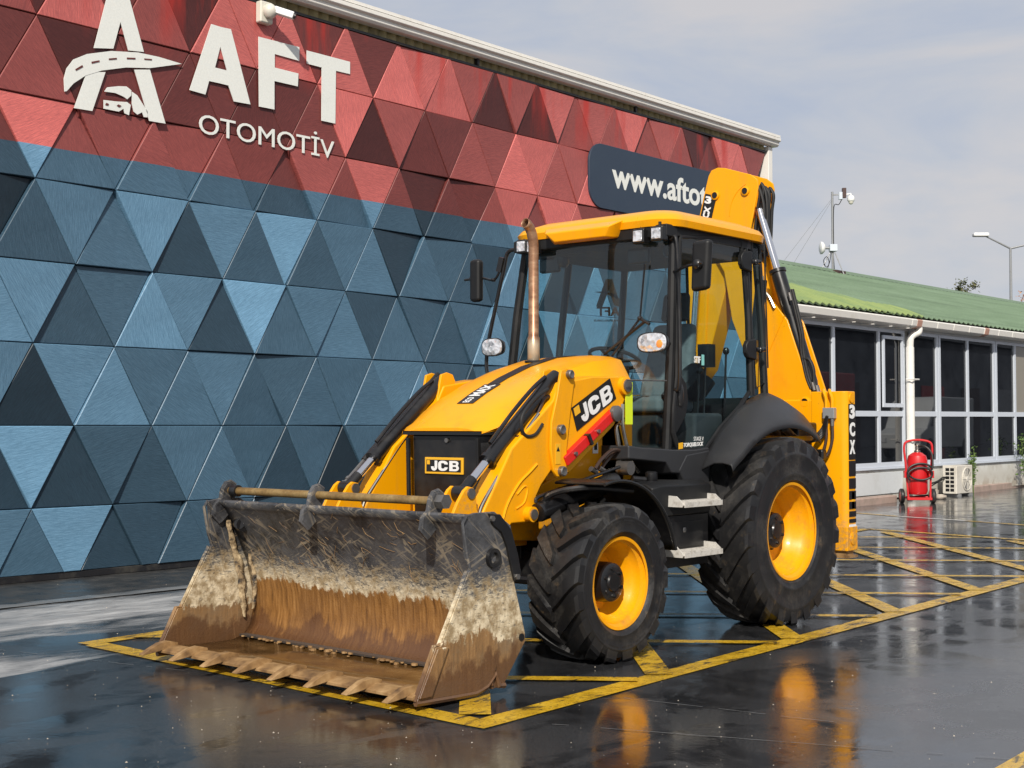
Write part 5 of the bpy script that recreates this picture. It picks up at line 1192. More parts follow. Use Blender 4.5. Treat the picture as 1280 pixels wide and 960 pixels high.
for i in range(60):
    y = rg.uniform(-1.1, 1.1); z = rg.uniform(.6, 1.0); k = 7
    while k < 10 and prf[k][1] < z: k += 1
    x0_, z0_ = prf[k - 1]; x1_, z1_ = prf[k]; x = x0_ + (x1_ - x0_) * (z - z0_) / (z1_ - z0_) + .013
    L = rg.uniform(.03, .13); a = rg.gauss(-.5, .8); p = Vector((x, y, z)); d = Vector((.42 * sin(a), cos(a), sin(a))) * L
    b.tube([p - d * .5, p + Vector((.006, 0, rg.gauss(0, .01))), p + d * .5], rg.uniform(.0008, .0016), 4)
tag(b.build('straw', 'toothsteel', bucket), None, None, kind='stuff')
# cutting edge and eight teeth
b = MB(); b.prism([(4.06, .062), (4.155, .068), (4.155, .086), (4.09, .108), (4.02, .102), (4.02, .062)], 'y', -YB - .03, YB + .03); b.build('cutting_edge', 'toothsteel', bucket, bevel=.003)
for i in range(8):
    y = -1.12 + i * 2.24 / 7; b = MB()
    b.loft([[(X, y - a * .8, z0), (X, y + a * .8, z0), (X, y + c_ * .75, z1_), (X, y - c_ * .75, z1_)] for X, a, c_, z0, z1_ in ((4.03, .030, .030, .104, .120), (4.10, .040, .034, .10, .138), (4.17, .036, .030, .082, .130), (4.235, .034, .028, .074, .104), (4.295, .030, .028, .068, .074))])
    b.build('tooth', 'toothsteel', bucket, bevel=.004)
# bar across the top on three brackets
bp = (3.60, 1.085)
b = MB(); b.cyl((bp[0], -1.14, bp[1]), (bp[0], .86, bp[1]), .026, 18); b.build('top_bar', 'rustbar', bucket)
for y in (-1.14, -.235, .82):
    b = MB(); b.prism([(3.67, .87), (3.73, .93), (3.72, .99), (3.67, 1.03), (3.655, 1.10), (3.63, 1.135), (3.59, 1.145), (3.55, 1.12), (3.54, 1.07), (3.58, 1.0), (3.60, .93)], 'y', y - .012, y + .012); b.build('bar_bracket', 'bucketside', bucket, bevel=.006)
    b = MB(); e_ = [(3.675, .875), (3.735, .93), (3.722, .99), (3.675, 1.03), (3.66, 1.10), (3.632, 1.138), (3.59, 1.148), (3.55, 1.122)]; b.tube([(x, y, z) for x, z in e_], .0125, 6); b.build('bracket_edge', 'bucketside', bucket)
b = MB(); b.cyl((bp[0], .84, bp[1]), (bp[0], .90, bp[1]), .045, 6); b.build('bar_bolt', 'steel', bucket)
b = MB(); b.cyl((bp[0], -1.10, bp[1]), (bp[0], -1.04, bp[1]), .04, 14); b.build('bar_collar', 'black', bucket)
b = MB(); b.cyl((3.56, -1.10, .86), (3.60, -1.03, .865), .035, 12); b.cyl((3.56, -1.06, .86), (3.57, -1.02, .86), .05, 12); b.build('pivot_stub', 'black', bucket)
for s_ in (-1, 1): b = MB(); b.box((2.9, min(s_ * .46, s_ * .6), .4), (3.38, max(s_ * .46, s_ * .6), .9)); b.build('back_frame', 'black', bucket, smooth=False)
# ---------------------------------------------------------------- cab
cb = MB(); rr = .035
YC = .72
def Vc(u, v, y=YC): return at(u, v, 'y', y)
zt = 2.955
pl = {'fl': (Vector((1.04, .66, 1.30)), Vector((1.0, .70, zt))), 'fr': (Vector((1.04, -.86, 1.85)), Vector((1.0, -.72, zt))), 'bl': (Vector((-.04, YC, 1.76)), Vector((.02, YC - .02, zt))), 'br': (Vector((.50, -.845, 1.6)), Vector((.42, -.74, zt))), 'rl': (Vector((-.30, .69, 1.76)), Vector((-.25, .64, zt))), 'rr': (Vector((-.30, -.78, 1.6)), Vector((-.25, -.66, zt)))}
for k, (a, c_) in pl.items(): cb.tube([a, (a + c_) / 2 + Vector((0, .012 if a.y > 0 else -.012, 0)), c_], [.038, .036, .034] if k[0] in 'f' else [.032, .03, .03], 10)
cb.tube([pl['fr'][0] + Vector((.0, -.0, 0)), Vector((1.06, -.88, 1.3))], .036, 8)
for a, c_ in (('fl', 'bl'), ('bl', 'rl'), ('rl', 'rr'), ('rr', 'br'), ('br', 'fr')): cb.bar(pl[a][1], pl[c_][1], .06, .07)
cb.tube(spline([pl['fl'][1], (1.09, .4, zt), (1.11, 0, zt), (1.09, -.42, zt), pl['fr'][1]], 4), .038, 8)
cb.tube(spline([(1.04, .66, 1.33), (1.13, .3, 1.34), (1.14, 0, 1.34), (1.13, -.4, 1.34), (1.06, -.86, 1.33)], 4), .03, 8)
cab = P('cab', cb, 'satin')
# floor, lower front and sill skirts
b = MB(); b.box((-.3, -.80, 1.22), (1.05, .62, 1.29)); b.box((-.36, -.78, 1.0), (-.30, .60, 1.75)); b.build('cab_floor', 'satin', cab, smooth=False)
b = MB(); b.loft([[(x, y0, z0), (x, y1, z0 + .02), (x, y1, z1_), (x, y0, z1_)] for x, y0, y1, z0, z1_ in ((1.56, .40, .70, 1.27, 1.385), (1.45, .40, .735, 1.26, 1.37), (1.16, .40, .745, 1.235, 1.355), (1.10, .40, .755, 1.16, 1.35), (.80, .40, .755, 1.14, 1.345), (.60, .40, .75, 1.2, 1.36))]); b.build('cab_sill', 'plastic', cab, bevel=.012)
b = MB(); b.box((.8, -.86, 1.1), (1.08, -.5, 1.5)); b.box((-.3, -.86, 1.1), (.9, -.76, 1.62)); b.build('side_panel', 'satin', cab, bevel=.01)
# windscreen
def glassgrid(name, rows, mt='glass'):
    b = MB(); b.grid(rows); return b.build(name, mt, cab, recalc=False)
glassgrid('windscreen', [[(1.02 + .09 * (1 - ((y - .0) / .74) ** 2), y * (1 + (.12 if y < 0 else -.02) * (1 - t)), 1.36 + (zt - 1.40) * t) for t in (0, .33, .66, 1)] for y in [-.71 + 1.40 * i / 14 for i in range(15)]])
# lower quarter glass in front of the door, between sill and windscreen foot (swept to the bonnet)
qd = [at(u, v, 'y', .70) for u, v in ((836, 448), (834, 563), (790, 560), (780, 540), (779, 500), (790, 470))]
# door
dpts = [Vc(u, v) for u, v in ((850, 296), (925, 296), (936, 400), (941, 483), (925, 508), (900, 535), (881, 562), (848, 563), (841, 540), (842, 510), (846, 470), (846, 400))]
b = MB(); b.face(b.verts([(p.x, YC, p.z) for p in dpts])); dg_ = b.build('door_glass', 'glass', cab, smooth=False)
b = MB(); b.tube([(p.x, YC, p.z) for p in dpts], .019, 8, closed=True); b.build('door_frame', 'satin', cab)
# black seal swelling at the door's lower front (handle housing)
hp = [Vc(u, v) for u, v in ((845, 478), (851, 470), (857, 480), (859, 500), (856, 520), (848, 535), (842, 545), (842, 500))]
b = MB(); b.prism([(p.x, p.z) for p in hp], 'y', YC - .01, YC + .012); b.build('door_handle', 'satin', cab, bevel=.01)
q = Vc(849, 494); b = MB(); b.sphere((q.x, YC + .015, q.z), .07, (.45, .25, 1.3), 14); b.build('handle_grip', 'black', cab)
qp = [Vc(u, v, .70) for u, v in ((938, 299), (949, 308), (955, 400), (957, 478), (944, 486), (938, 400))]
b = MB(); b.face(b.verts([(p.x, .70, p.z) for p in qp])); b.build('quarter_glass', 'glassrear', cab, smooth=False)
b = MB(); b.tube([(p.x, .70, p.z) for p in qp], .014, 8, closed=True); b.build('quarter_frame', 'satin', cab)
glassgrid('right_glass', [[(.98, -.80, 1.62), (.98, -.735, 2.9)], [(.02, -.80, 1.62), (.02, -.745, 2.9)], [(-.27, -.75, 1.62), (-.24, -.67, 2.9)]], 'glassrear')
glassgrid('rear_glass', [[(-.30, -.75, 1.7), (-.25, -.66, 2.9)], [(-.30, .66, 1.7), (-.25, .62, 2.9)]], 'glassrear')
b = MB(); b.tube([(.98, -.80, 1.62), (.02, -.81, 1.62), (-.27, -.76, 1.62)], .02, 8); b.tube([(-.30, -.02, 1.7), (-.25, -.02, 2.92)], .014, 6); b.build('window_rail', 'satin', cab)
# hinges on the B pillar
for u, v in ((931, 327), (937, 437)):
    q = Vc(u, v); b = MB(); b.prism([(q.x + .12, q.z + .03), (q.x + .09, q.z + .07), (q.x - .03, q.z + .085), (q.x - .03, q.z - .085), (q.x + .09, q.z - .07), (q.x + .12, q.z - .03)], 'y', YC + .005, YC + .05); b.build('door_hinge', 'satin', cab, bevel=.012)
    b = MB(); b.cyl((q.x - .03, YC + .04, q.z), (q.x - .13, YC + .06, q.z + .005), .018, 8); b.sphere((q.x - .08, YC + .05, q.z), .028, (1, 1, 1), 10); b.build('hinge_pin', 'black', cab)
# grab rail along the A pillar
b = MB(); q0, q1 = Vc(845, 303, .76), Vc(846, 480, .74); b.tube(spline([(q0.x, .71, q0.z + .03), (q0.x, .765, q0.z), (q1.x, .765, (q0.z + q1.z) / 2), (q1.x, .765, q1.z), (q1.x, .72, q1.z - .04)], 6), .014, 8); b.build('grab_rail', 'black', cab)
# wiper on the left side of the windscreen
b = MB(); w0, w1, w2 = at(765, 445, 'x', 1.13), at(800, 398, 'x', 1.10), at(812, 405, 'x', 1.10)
for a, c_, r in ((w0, w1, .009), (at(755, 443, 'x', 1.135), at(806, 402, 'x', 1.10), .011), (w1, at(806, 330, 'x', 1.11), .008), (w1, w2, .012)): b.tube([a, c_], r, 6)
b.sphere(w1, .022, (1, 1, 1), 8); b.build('wiper', 'black', cab)
b = MB(); a, c_ = at(783, 475, 'y', .715), at(833, 476, 'y', .715); b.tube([a, c_], .006, 6); b.build('glass_bar', 'steel', cab)
# lime tag and stickers
a = at(787, 497, 'y', .64); b = MB(); b.box((a.x - .035, .635, a.z - .19), (a.x + .045, .641, a.z + .11)); b.build('lime_tag', 'hivis', cab, smooth=False)
q = Vc(877, 449, YC + .002); 
b = MB(); b.box((q.x - .035, YC + .0015, q.z - .045), (q.x + .0, YC + .003, q.z + .035)); b.build('sticker', 'decalyellow', cab, smooth=False).data.materials[0] = mat('teal_sticker', (.22, .55, .52), .4)
text('sticker_lettering', 'STIF', (q.x + .10, YC + .001, q.z - .03), (-1, 0, 0), (0, 0, 1), .085, .05, 'white', cab, .002, bold=.03)
q = Vc(848, 559, YC + .012); e = Vc(876, 555, YC + .012); dx = (e - q); dx.y = 0; b = MB()
b.oprism([(q.x + .01, YC + .020, q.z - .015), (q.x - .045, YC + .020, q.z - .010), (q.x - .045, YC + .020, q.z + .035), (q.x + .01, YC + .020, q.z + .03)], (0, .002, 0)); b.build('door_badge', 'decalyellow', cab, smooth=False)
text('door_lettering', 'TORQUELOCK', (q.x - .055, YC + .020, q.z - .005), (-1, 0, .03), (0, 0, 1), .26, .035, 'white', cab, .002, bold=.02, shear=.2)
q = Vc(867, 551); text('door_lettering', 'STAGE V', (q.x, YC + .0015, q.z), (-1, 0, 0), (0, 0, 1), .13, .03, 'white', cab, .001)
# sticker on the far side window: A-road emblem, AFT and web address (reads from outside, so reversed from here)
yg = -.79
def fp(u, v): q = at(u, v, 'y', yg); return Vector((q.x, yg, q.z))
for nm, poly in (('window_emblem', ((745, 383), (757, 349), (765, 349), (761, 362), (752, 385))), ('window_emblem', ((765, 349), (776, 384), (768, 382), (760, 360))), ('window_emblem', ((742, 365), (756, 364), (770, 368), (776, 377), (768, 372), (756, 367)))):
    b = MB(); b.oprism([fp(u, v) for u, v in poly], (0, .003, 0)); b.build(nm, 'decalblack', cab, smooth=False)
a, c_ = fp(775, 395), fp(746, 395); text('window_lettering', 'AFT', a, c_ - a, (0, 0, 1), (c_ - a).length, .08, mat('dark_red_print', (.10, .03, .03), .4), cab, .002, bold=.03)
a, c_ = fp(777, 402), fp(742, 402); text('window_lettering', 'www.aftoto.com.tr', a, c_ - a, (0, 0, 1), (c_ - a).length, .025, 'decalblack', cab, .001, bold=.02)
# seat, console, wheel, levers
b = MB(); b.box((.05, -.26, 1.62), (.55, .26, 1.76)); b.build('seat_cushion', 'seatgrey', cab, bevel=.05)
b = MB(); b.hexa([(.02, -.25, 1.74), (.16, -.25, 1.74), (.16, .25, 1.74), (.02, .25, 1.74), (-.10, -.20, 2.36), (.0, -.20, 2.36), (.0, .20, 2.36), (-.10, .20, 2.36)]); b.build('seat_back', 'seatgrey', cab, bevel=.045)
b = MB(); b.hexa([(-.09, -.13, 2.38), (.0, -.13, 2.38), (.0, .13, 2.38), (-.09, .13, 2.38), (-.12, -.12, 2.62), (-.04, -.12, 2.62), (-.04, .12, 2.62), (-.12, .12, 2.62)]); b.build('headrest', 'seat', cab, bevel=.035)
b = MB(); b.box((.1, -.2, 1.29), (.5, .2, 1.62)); b.build('seat_base', 'seat', cab, bevel=.02)
b = MB(); b.tube([(.94, -.02, 1.3), (.82, -.02, 1.95)], [.09, .06], 10); b.box((.80, -.2, 1.86), (.97, .16, 1.98)); b.build('steering_column', 'black', cab, bevel=.02)
b = MB(); ax = Vector((-.35, 0, .94)).normalized(); e1 = Vector((0, 1, 0)); e2_ = ax.cross(e1); c0 = Vector((.76, -.02, 2.05)); b.tube([c0 + (e1 * cos(a) + e2_ * sin(a)) * .2 for a in [2 * pi * i / 28 for i in range(28)]], .016, 8, closed=True)
for a in (.3, pi - .3, -pi / 2): b.tube([c0 - ax * .03, c0 + (e1 * cos(a) + e2_ * sin(a)) * .2], .012, 6)
b.build('steering_wheel', 'black', cab)
b = MB(); b.box((.62, -.74, 1.3), (1.0, -.4, 2.0)); b.box((.0, -.7, 1.3), (.6, -.4, 1.8)); b.box((.2, .42, 1.29), (.6, .62, 1.62)); b.build('side_console', 'seat', cab, bevel=.03)
b = MB()
for x, y, z in ((.3, .5, 2.02), (.42, .52, 1.95), (.0, .5, 2.12)): b.tube([(x, y, 1.6), (x - .03, y, z)], .01, 6); b.sphere((x - .03, y, z), .028, (1, 1, 1.2), 10)
b.box((.22, .46, 1.98), (.32, .56, 2.16)); b.build('control_lever', 'black', cab)
b = MB(); b.tube(spline([(.5, .3, 1.72), (.3, .42, 1.95), (.1, .3, 1.78), (.0, .35, 1.9)], 5), [.07] * 16, 8); b.build('seat_cover_fold', 'seat', cab)
b = MB(); b.box((-.26, -.68, 2.86), (.98, .64, 2.93)); b.build('headlining', 'seat', cab, bevel=.02)
for p_ in ((.95, .35, 2.80), (.95, -.52, 2.80)):
    b = MB(); b.box((p_[0] - .03, p_[1] - .1, p_[2] - .06), (p_[0] + .02, p_[1] + .1, p_[2] + .06)); b.build('sun_visor', 'black', cab, bevel=.02)
# roof
rfm = MB()
def roof_ring(x0, x1, y, z, r, k=6):
    o = []
    for cx, cy, a0 in ((x1 - r, y - r, 0), (x0 + r, y - r, 90), (x0 + r, -y + r, 180), (x1 - r, -y + r, 270)):
        for i in range(k + 1): a = radians(a0 + 90 * i / k); o.append((cx + r * cos(a), cy + r * sin(a), z))
    return o
rfm.loft([roof_ring(-.26, 1.08, .73, 2.985, .16), roof_ring(-.29, 1.15, .775, 2.982, .2), roof_ring(-.29, 1.165, .785, 3.03, .2), roof_ring(-.27, 1.14, .76, 3.07, .2), roof_ring(-.16, 1.0, .64, 3.125, .18), roof_ring(0, .8, .45, 3.15, .1)]); P('cab_roof', rfm, 'yellow', cab, ang=40)
b = MB(); b.loft([[(1.10, -.36, 3.07), (1.10, .36, 3.07), (1.10, .30, 2.93), (1.10, -.27, 2.93)], [(1.20, -.36, 3.04), (1.20, .36, 3.04), (1.20, .30, 2.92), (1.20, -.27, 2.92)], [(1.27, -.31, 3.0), (1.27, .31, 3.0), (1.26, .26, 2.925), (1.26, -.22, 2.925)]]); b.build('roof_visor', 'yellow', cab, bevel=.012)
b = MB(); b.box((1.0, -.74, 2.90), (1.14, .74, 2.992)); b.box((-.3, -.7, 2.93), (1.0, .7, 2.99)); b.build('roof_underside', 'satin', cab, bevel=.01)
b = MB(); b.disc([(.10, 0), (.13, .004), (.13, .018), (.11, .03), (.04, .034)], (.35, .45, 3.105), 'z', 28); b.build('roof_cap', 'alu', cab)
def worklamp(y, z):
    x = 1.16; b = MB(); b.box((x - .05, y - .055, z - .055), (x + .03, y + .055, z + .055)); h = b.build('work_lamp', 'black', cab, bevel=.012)
    b = MB(); b.box((x + .024, y - .040, z - .040), (x + .036, y + .040, z + .040)); b.build('lamp_lens', 'headlens', cab, bevel=.004)
    b = MB(); b.cyl((x - .02, y, z + .05), (x - .02, y, z + .09), .012, 8); b.build('lamp_bracket', 'black', cab)
for u, v in ((797, 295), (820, 291.5), (651, 308), (664, 308)):
    q = at(u, v, 'x', 1.19); worklamp(q.y, q.z)
# beacons/dark pods under the roof inside
for y in (.62, -.45): b = MB(); b.disc([(.05, 0), (.07, .03), (.07, .09), (.04, .11)], (.9, y, 2.78), 'z', 16); b.build('speaker_pod', 'black', cab)
# mirrors and headlamps
q = at(876, 331, 'x', 1.12); b = MB(); b.hexa([(q.x - .04, q.y - .085, q.z - .19), (q.x + .03, q.y - .075, q.z - .19), (q.x + .03, q.y + .06, q.z - .18), (q.x - .04, q.y + .07, q.z - .18), (q.x - .04, q.y - .07, q.z + .17), (q.x + .03, q.y - .06, q.z + .17), (q.x + .03, q.y + .085, q.z + .18), (q.x - .04, q.y + .095, q.z + .18)]); b.build('mirror', 'satin', cab, bevel=.03)
b = MB(); b.tube([(1.02, .715, q.z - .02), (q.x + .05, q.y - .08, q.z - .005), (q.x + .06, q.y + .01, q.z)], .011, 8); b.sphere((q.x + .045, q.y, q.z), .04, (.8, 1, 1), 12); b.tube([(q.x + .06, q.y, q.z), (q.x + .06, q.y + .05, q.z + .005)], .01, 6); b.build('mirror_arm', 'black', cab)
q = at(596, 351, 'x', 1.12); b = MB(); b.box((q.x - .035, q.y - .055, q.z - .175), (q.x + .04, q.y + .055, q.z + .175)); b.build('mirror', 'satin', cab, bevel=.03)
b = MB(); t0, t1, t2, t3, t4, t5 = [at(u, v, 'x', 1.08) for u, v in ((648, 311), (635, 316), (629, 340), (612, 420), (608, 455), (611, 472))]; b.tube(spline([t0, t1, t2, t3, t4, t5], 6), .016, 8); b.build('mirror_rail', 'black', cab)
b = MB(); w = [at(u, v, 'x', 1.10) for u, v in ((581, 350), (590, 349), (604, 348), (617, 350), (624, 340), (628, 322))]; b.tube(spline(w, 5), .010, 7); b.sphere(w[1], .026, (1, 1, 1), 10); b.sphere(w[3], .02, (1, 1, 1), 8); b.bar(w[4], w[5], .03, .05); b.build('mirror_arm', 'black', cab)
def headlamp(q, ww, amb):
    b = MB(); V = []
    prof = [(.0, .55), (.03, .85), (.075, 1.0), (.085, 1.0)]
    rows = []
    for d, s_ in prof: rows.append([(q.x - .085 + d, q.y + s_ * ww * (abs(cos(a)) ** .7) * (1 if cos(a) > 0 else -1), q.z + s_ * .075 * (abs(sin(a)) ** .7) * (1 if sin(a) > 0 else -1)) for a in [2 * pi * i / 24 for i in range(24)]])
    b.loft(rows); b.build('headlamp', 'black', cab)
    b = MB(); rows = [[(q.x + d, q.y + s_ * ww * (abs(cos(a)) ** .7) * (1 if cos(a) > 0 else -1), q.z + s_ * .075 * (abs(sin(a)) ** .7) * (1 if sin(a) > 0 else -1)) for a in [2 * pi * i / 24 for i in range(24)]] for d, s_ in ((.0, .92), (.012, .86), (.018, .5), (.02, .1))]
    b.loft(rows); b.build('headlamp_lens', 'headlens', cab)
    if amb:
        b = MB(); b.sphere((q.x + .012, q.y + .072, q.z - .012), .03, (.35, 1, 1.1), 14); b.build('indicator', 'amber', cab)
q = at(815, 428, 'x', 1.26); headlamp(q, .135, True); b = MB(); b.tube([(1.05, .69, q.z), (q.x - .06, q.y + .05, q.z)], .02, 8); b.build('lamp_arm', 'black', cab)
q = at(615, 434, 'x', 1.14); headlamp(q, .115, False)
# ---------------------------------------------------------------- mudguards, steps, tank
inn = [Vc(u, v, .715) for u, v in ((872, 592), (876, 580), (882, 566), (897, 540), (919, 513), (941, 497), (960, 492), (985, 507))]
YO = 1.06
outp = [at(u, v, 'y', YO) for u, v in ((914, 582), (918, 576), (927, 566), (944, 546), (964, 532.5), (988, 528), (1008, 534), (1024, 547))]
b = MB(); rows = []
for i in range(8):
    a, c_ = Vector((inn[i].x, .715, inn[i].z)), Vector((outp[i].x, YO, outp[i].z)); row = [a]
    for t in (.25, .5, .75, .92): 
        q = a.lerp(c_, t); q.z += .045 * sin(pi * t); row.append(q)
    row += [c_, c_ + Vector((0, .012, -.045))]; rows.append(row)
R2 = []
for i in range(len(rows[0])):
    R2.append(spline([r[i] for r in rows], 4))
b.grid(R2); b.build('rear_mudguard', 'plastic', bl, solid=.012, ang=50)
b = MB(); b.prism([(.60, 1.34), (.92, 1.31), (1.02, 1.20), (.96, 1.12), (.80, .88), (.66, .86), (.62, 1.1)], 'y', .70, .76); P('mudguard_flap', b, 'plastic', bevel=.012)
b = MB(); ed = [at(u, v, 'y', .80) for u, v in ((913, 580), (908, 592), (900, 606), (893, 620))]; b.tube(ed, .012, 6); P('mudguard_edge', b, 'alu')
gr_ = MB(); b = MB()
for y0, y1 in ((.715, .74),):
    pass
arc_ = [radians(a) for a in range(76, 170, 6)]
b = MB(); b.grid([[(2.17 + .645 * cos(a), y, .50 + .645 * sin(a) + .02) for y in (.66, .8, .95, 1.06, 1.075)] for a in arc_]); b.build('front_mudguard', 'black', bl, solid=.014)
b = MB(); b.tube([(2.17 + .66 * cos(a), 1.075, .52 + .645 * sin(a)) for a in arc_], .012, 6); P('mudguard_edge', b, 'satin')
b = MB(); b.tube(spline([(2.45, .60, .98), (2.42, .72, 1.08), (2.30, .9, 1.12), (1.9, .98, 1.09)], 5), .02, 8); b.tube([(2.43, .58, .9), (2.42, .7, 1.08)], .022, 8); P('mudguard_bracket', b, 'black')
# tank, tool box
b = MB(); b.loft([[(x, .40, z0), (x, y1, z0), (x, y1 + .01, z1_ - .03), (x, y1 - .05, z1_), (x, .40, z1_)] for x, y1, z0, z1_ in ((1.52, .86, .90, 1.115), (1.45, .90, .89, 1.13), (.86, .90, .89, 1.13), (.80, .88, .9, 1.12))]); P('tank_cover', b, 'satin', bevel=.01)
b = MB(); b.box((.82, .38, .52), (1.44, .875, .885)); b.box((.90, .875, .66), (1.30, .884, .84)); P('tool_box', b, 'black', bevel=.008)
b = MB(); q = at(856, 622, 'y', .9); b.sphere((1.14, .884, .78), .02, (1, .5, 1.2), 8); P('tool_box_latch', b, 'steel')
b = MB(); b.box((1.42, .45, .50), (1.60, .84, .97)); P('side_tank', b, 'black', bevel=.012)
b = MB(); q = at(823, 608, 'y', .8); b.disc([(.04, 0), (.045, .02), (.045, .06), (.03, .07)], (q.x, .74, 1.13), 'z', 16); b.cyl((q.x + .15, .68, 1.15), (q.x + .05, .72, 1.14), .022, 8); P('filler_cap', b, 'black')
def step(z):
    b = MB(); x0_, x1_, y0, y1 = .88, 1.36, .86, 1.03
    b.box((x0_, y0, z - .018), (x1_, y1, z))
    s = b.build('step', 'galv', bl, bevel=.004)
    b = MB()
    for i in range(30):
        x = x0_ + .01 + i * .0155
        for y in (y1 - .022, y1 - .085, y1 - .145): b.box((x, y, z + .0005), (x + .008, y + .022, z + .011))
    b.build('tread', 'galv', s, smooth=False)
    for xx in (x0_ - .012, x1_ + .0005): b = MB(); b.prism([(y0, z - .03), (y1 - .01, z - .03), (y1, z - .015), (y1 - .02, z + .012), (y1 - .06, z + .045), (y0, z + .05)], 'x', xx, xx + .0115); b.build('end_plate', 'galv', s)
    b = MB(); b.box((x0_, y1 + .0003, z - .032), (x1_, y1 + .008, z + .004)); b.build('front_lip', 'galv', s)
step(.985); step(.635)
b = MB(); b.box((.95, .7, .56), (1.3, .86, .60)); P('step_bracket', b, 'black')
# ---------------------------------------------------------------- rear frame, stabiliser legs, backhoe
b = MB(); b.box((-1.02, -1.12, 1.30), (-.90, 1.12, 1.40)); b.box((-1.02, -1.12, .55), (-.90, 1.12, .66)); b.box((-1.0, -.4, .52), (-.60, .4, 1.0)); P('rear_frame', b, 'yellow', bevel=.01)
b = MB(); b.box((-.88, .3, 1.42), (-.55, .85, 1.55)); b.box((-.8, .62, 1.24), (-.72, .98, 1.33)); P('valve_block', b, 'black', bevel=.02)
b = MB(); b.box((-.52, .55, 1.405), (-.12, 1.0, 1.44)); P('rear_platform', b, 'yellow', bevel=.006)
for y in (.68, .78, .9): b = MB(); b.cyl((-.35, y, 1.45), (-.25, y, 1.50), .03, 8); P('hose_fitting', b, 'steel')
b = MB()
for k in range(4): b.tube(spline([(-.35, .7 + .05 * k, 1.5), (-.6, .80 + .03 * k, 1.40), (-.80, .92, 1.42 + .02 * k), (-.78, .99, 1.60)], 5), .013, 6)
P('hose', b, 'hose')
X1, X0, LY0, LY1 = -.86, -1.025, .80, 1.12
def leg(s_):
    b = MB(); b.prism([(X1, LY0), (X1, LY1 - .05), (X1 - .012, LY1 - .02), (X1 - .035, LY1), (X0 + .01, LY1), (X0, LY1 - .02), (X0, LY0)], 'z', .52, 1.805)
    if s_ < 0:
        for v in b.bm.verts: v.co.y *= -1
    lg = b.build('stabiliser_leg', 'yellow', bl, bevel=.008)
    b = MB(); b.box((X0 - .008, min(s_ * (LY0 - .006), s_ * (LY1 + .006)), .50), (X1 + .008, max(s_ * (LY0 - .006), s_ * (LY1 + .006)), .70)); b.build('leg_collar', 'yellow', lg, bevel=.008)
    b = MB(); b.box((X0 + .02, min(s_ * (LY0 + .02), s_ * (LY1 - .02)), .44), (X1 - .02, max(s_ * (LY0 + .02), s_ * (LY1 - .02)), .498)); b.build('inner_leg', 'toothsteel', lg)
    b = MB(); b.box((X0 - .04, min(s_ * (LY0 - .05), s_ * (LY1 - .01)), .44), (X1 - .03, max(s_ * (LY0 - .05), s_ * (LY1 - .01)), .46)); b.build('foot', 'toothsteel', lg)
    return lg
lg = leg(1); lg2 = leg(-1)
yd = LY1 + .001
b = MB(); b.box((-1.012, yd, 1.245), (-.895, yd + .003, 1.70)); b.build('decal_plate', 'decalblack', lg, smooth=False)
for ch, z in (('3', 1.58), ('C', 1.435), ('X', 1.29)): text('lettering', ch, (-.908, yd + .003, z), (-1, 0, 0), (0, 0, 1), .09, .115, 'white', lg, .003, bold=.045)
for i in range(6): hgt = (.125, .085, .07, .06, .045, .03)[i]; z = 1.235 - sum((.125, .085, .07, .06, .045, .03)[:i + 1]) - .018 * i; MB().box((-1.012, yd, z), (-.895, yd + .003, z + hgt)).build('stripe', 'decalblack', lg, smooth=False)
MB().box((-1.012, yd, .695 + .0), (-.895, yd + .003, .715)).build('stripe', 'white', lg, smooth=False)
MB().box((-.985, yd, .54 + .30), (-.94, yd + .003, .54 + .44)).build('warning_label', 'decalyellow', lg, smooth=False)
b = MB(); b.disc([(.05, 0), (.05, .008), (.03, .012)], (-.945, LY1 + .006, .60), 'y', 18); b.build('leg_bolt', 'yellow', lg)
b = MB(); b.disc([(.04, 0), (.04, .01)], (-.945, LY1, 1.75), 'y', 16); b.build('leg_bolt', 'yellow', lg)
b = MB(); b.box((X1 + .0005, .93, 1.58), (X1 + .05, 1.035, 1.67)); b.build('check_valve', 'grey', lg, bevel=.006)
for y in (.955, 1.01): b = MB(); b.tube(spline([(X1 + .03, y, 1.67), (X1 + .03, y, 1.74), (X1 + .03, y - .02, 1.80), (X1 - .02, y - .05, 1.815)], 4), .014, 8); b.build('valve_fitting', 'yellow', lg); b = MB(); b.cyl((X1 + .03, y, 1.52), (X1 + .03, y, 1.58), .016, 8); b.build('hose_fitting', 'steel', lg)
b = MB()
for k, y in enumerate((.955, 1.01)): b.tube(spline([(X1 + .03, y, 1.53), (X1 + .035, y - .0, 1.40), (X1 + .05, y - .04, 1.28), (X1 + .10, y - .12, 1.20)], 5), .013, 8)
b.build('hose', 'hosebrown', lg)
b = MB()
for k in range(14): b.box((X0 - .035, 1.0, .75 + .025 * k), (X0 - .0085, 1.09, .765 + .025 * k))
b.box((X0 - .03, .98, .74), (X0 - .0005, 1.08, 1.1)); b.build('hose_guard', 'black', lg)
# king post
KX = -1.45
b = MB(); b.box((KX - .22, .22, .75), (KX + .15, .74, 1.75)); b.box((-1.2, -.9, 1.28), (-1.03, .95, 1.42)); b.box((-1.2, -.9, .6), (-1.03, .95, .74)); P('king_post', b, 'yellow', bevel=.015)
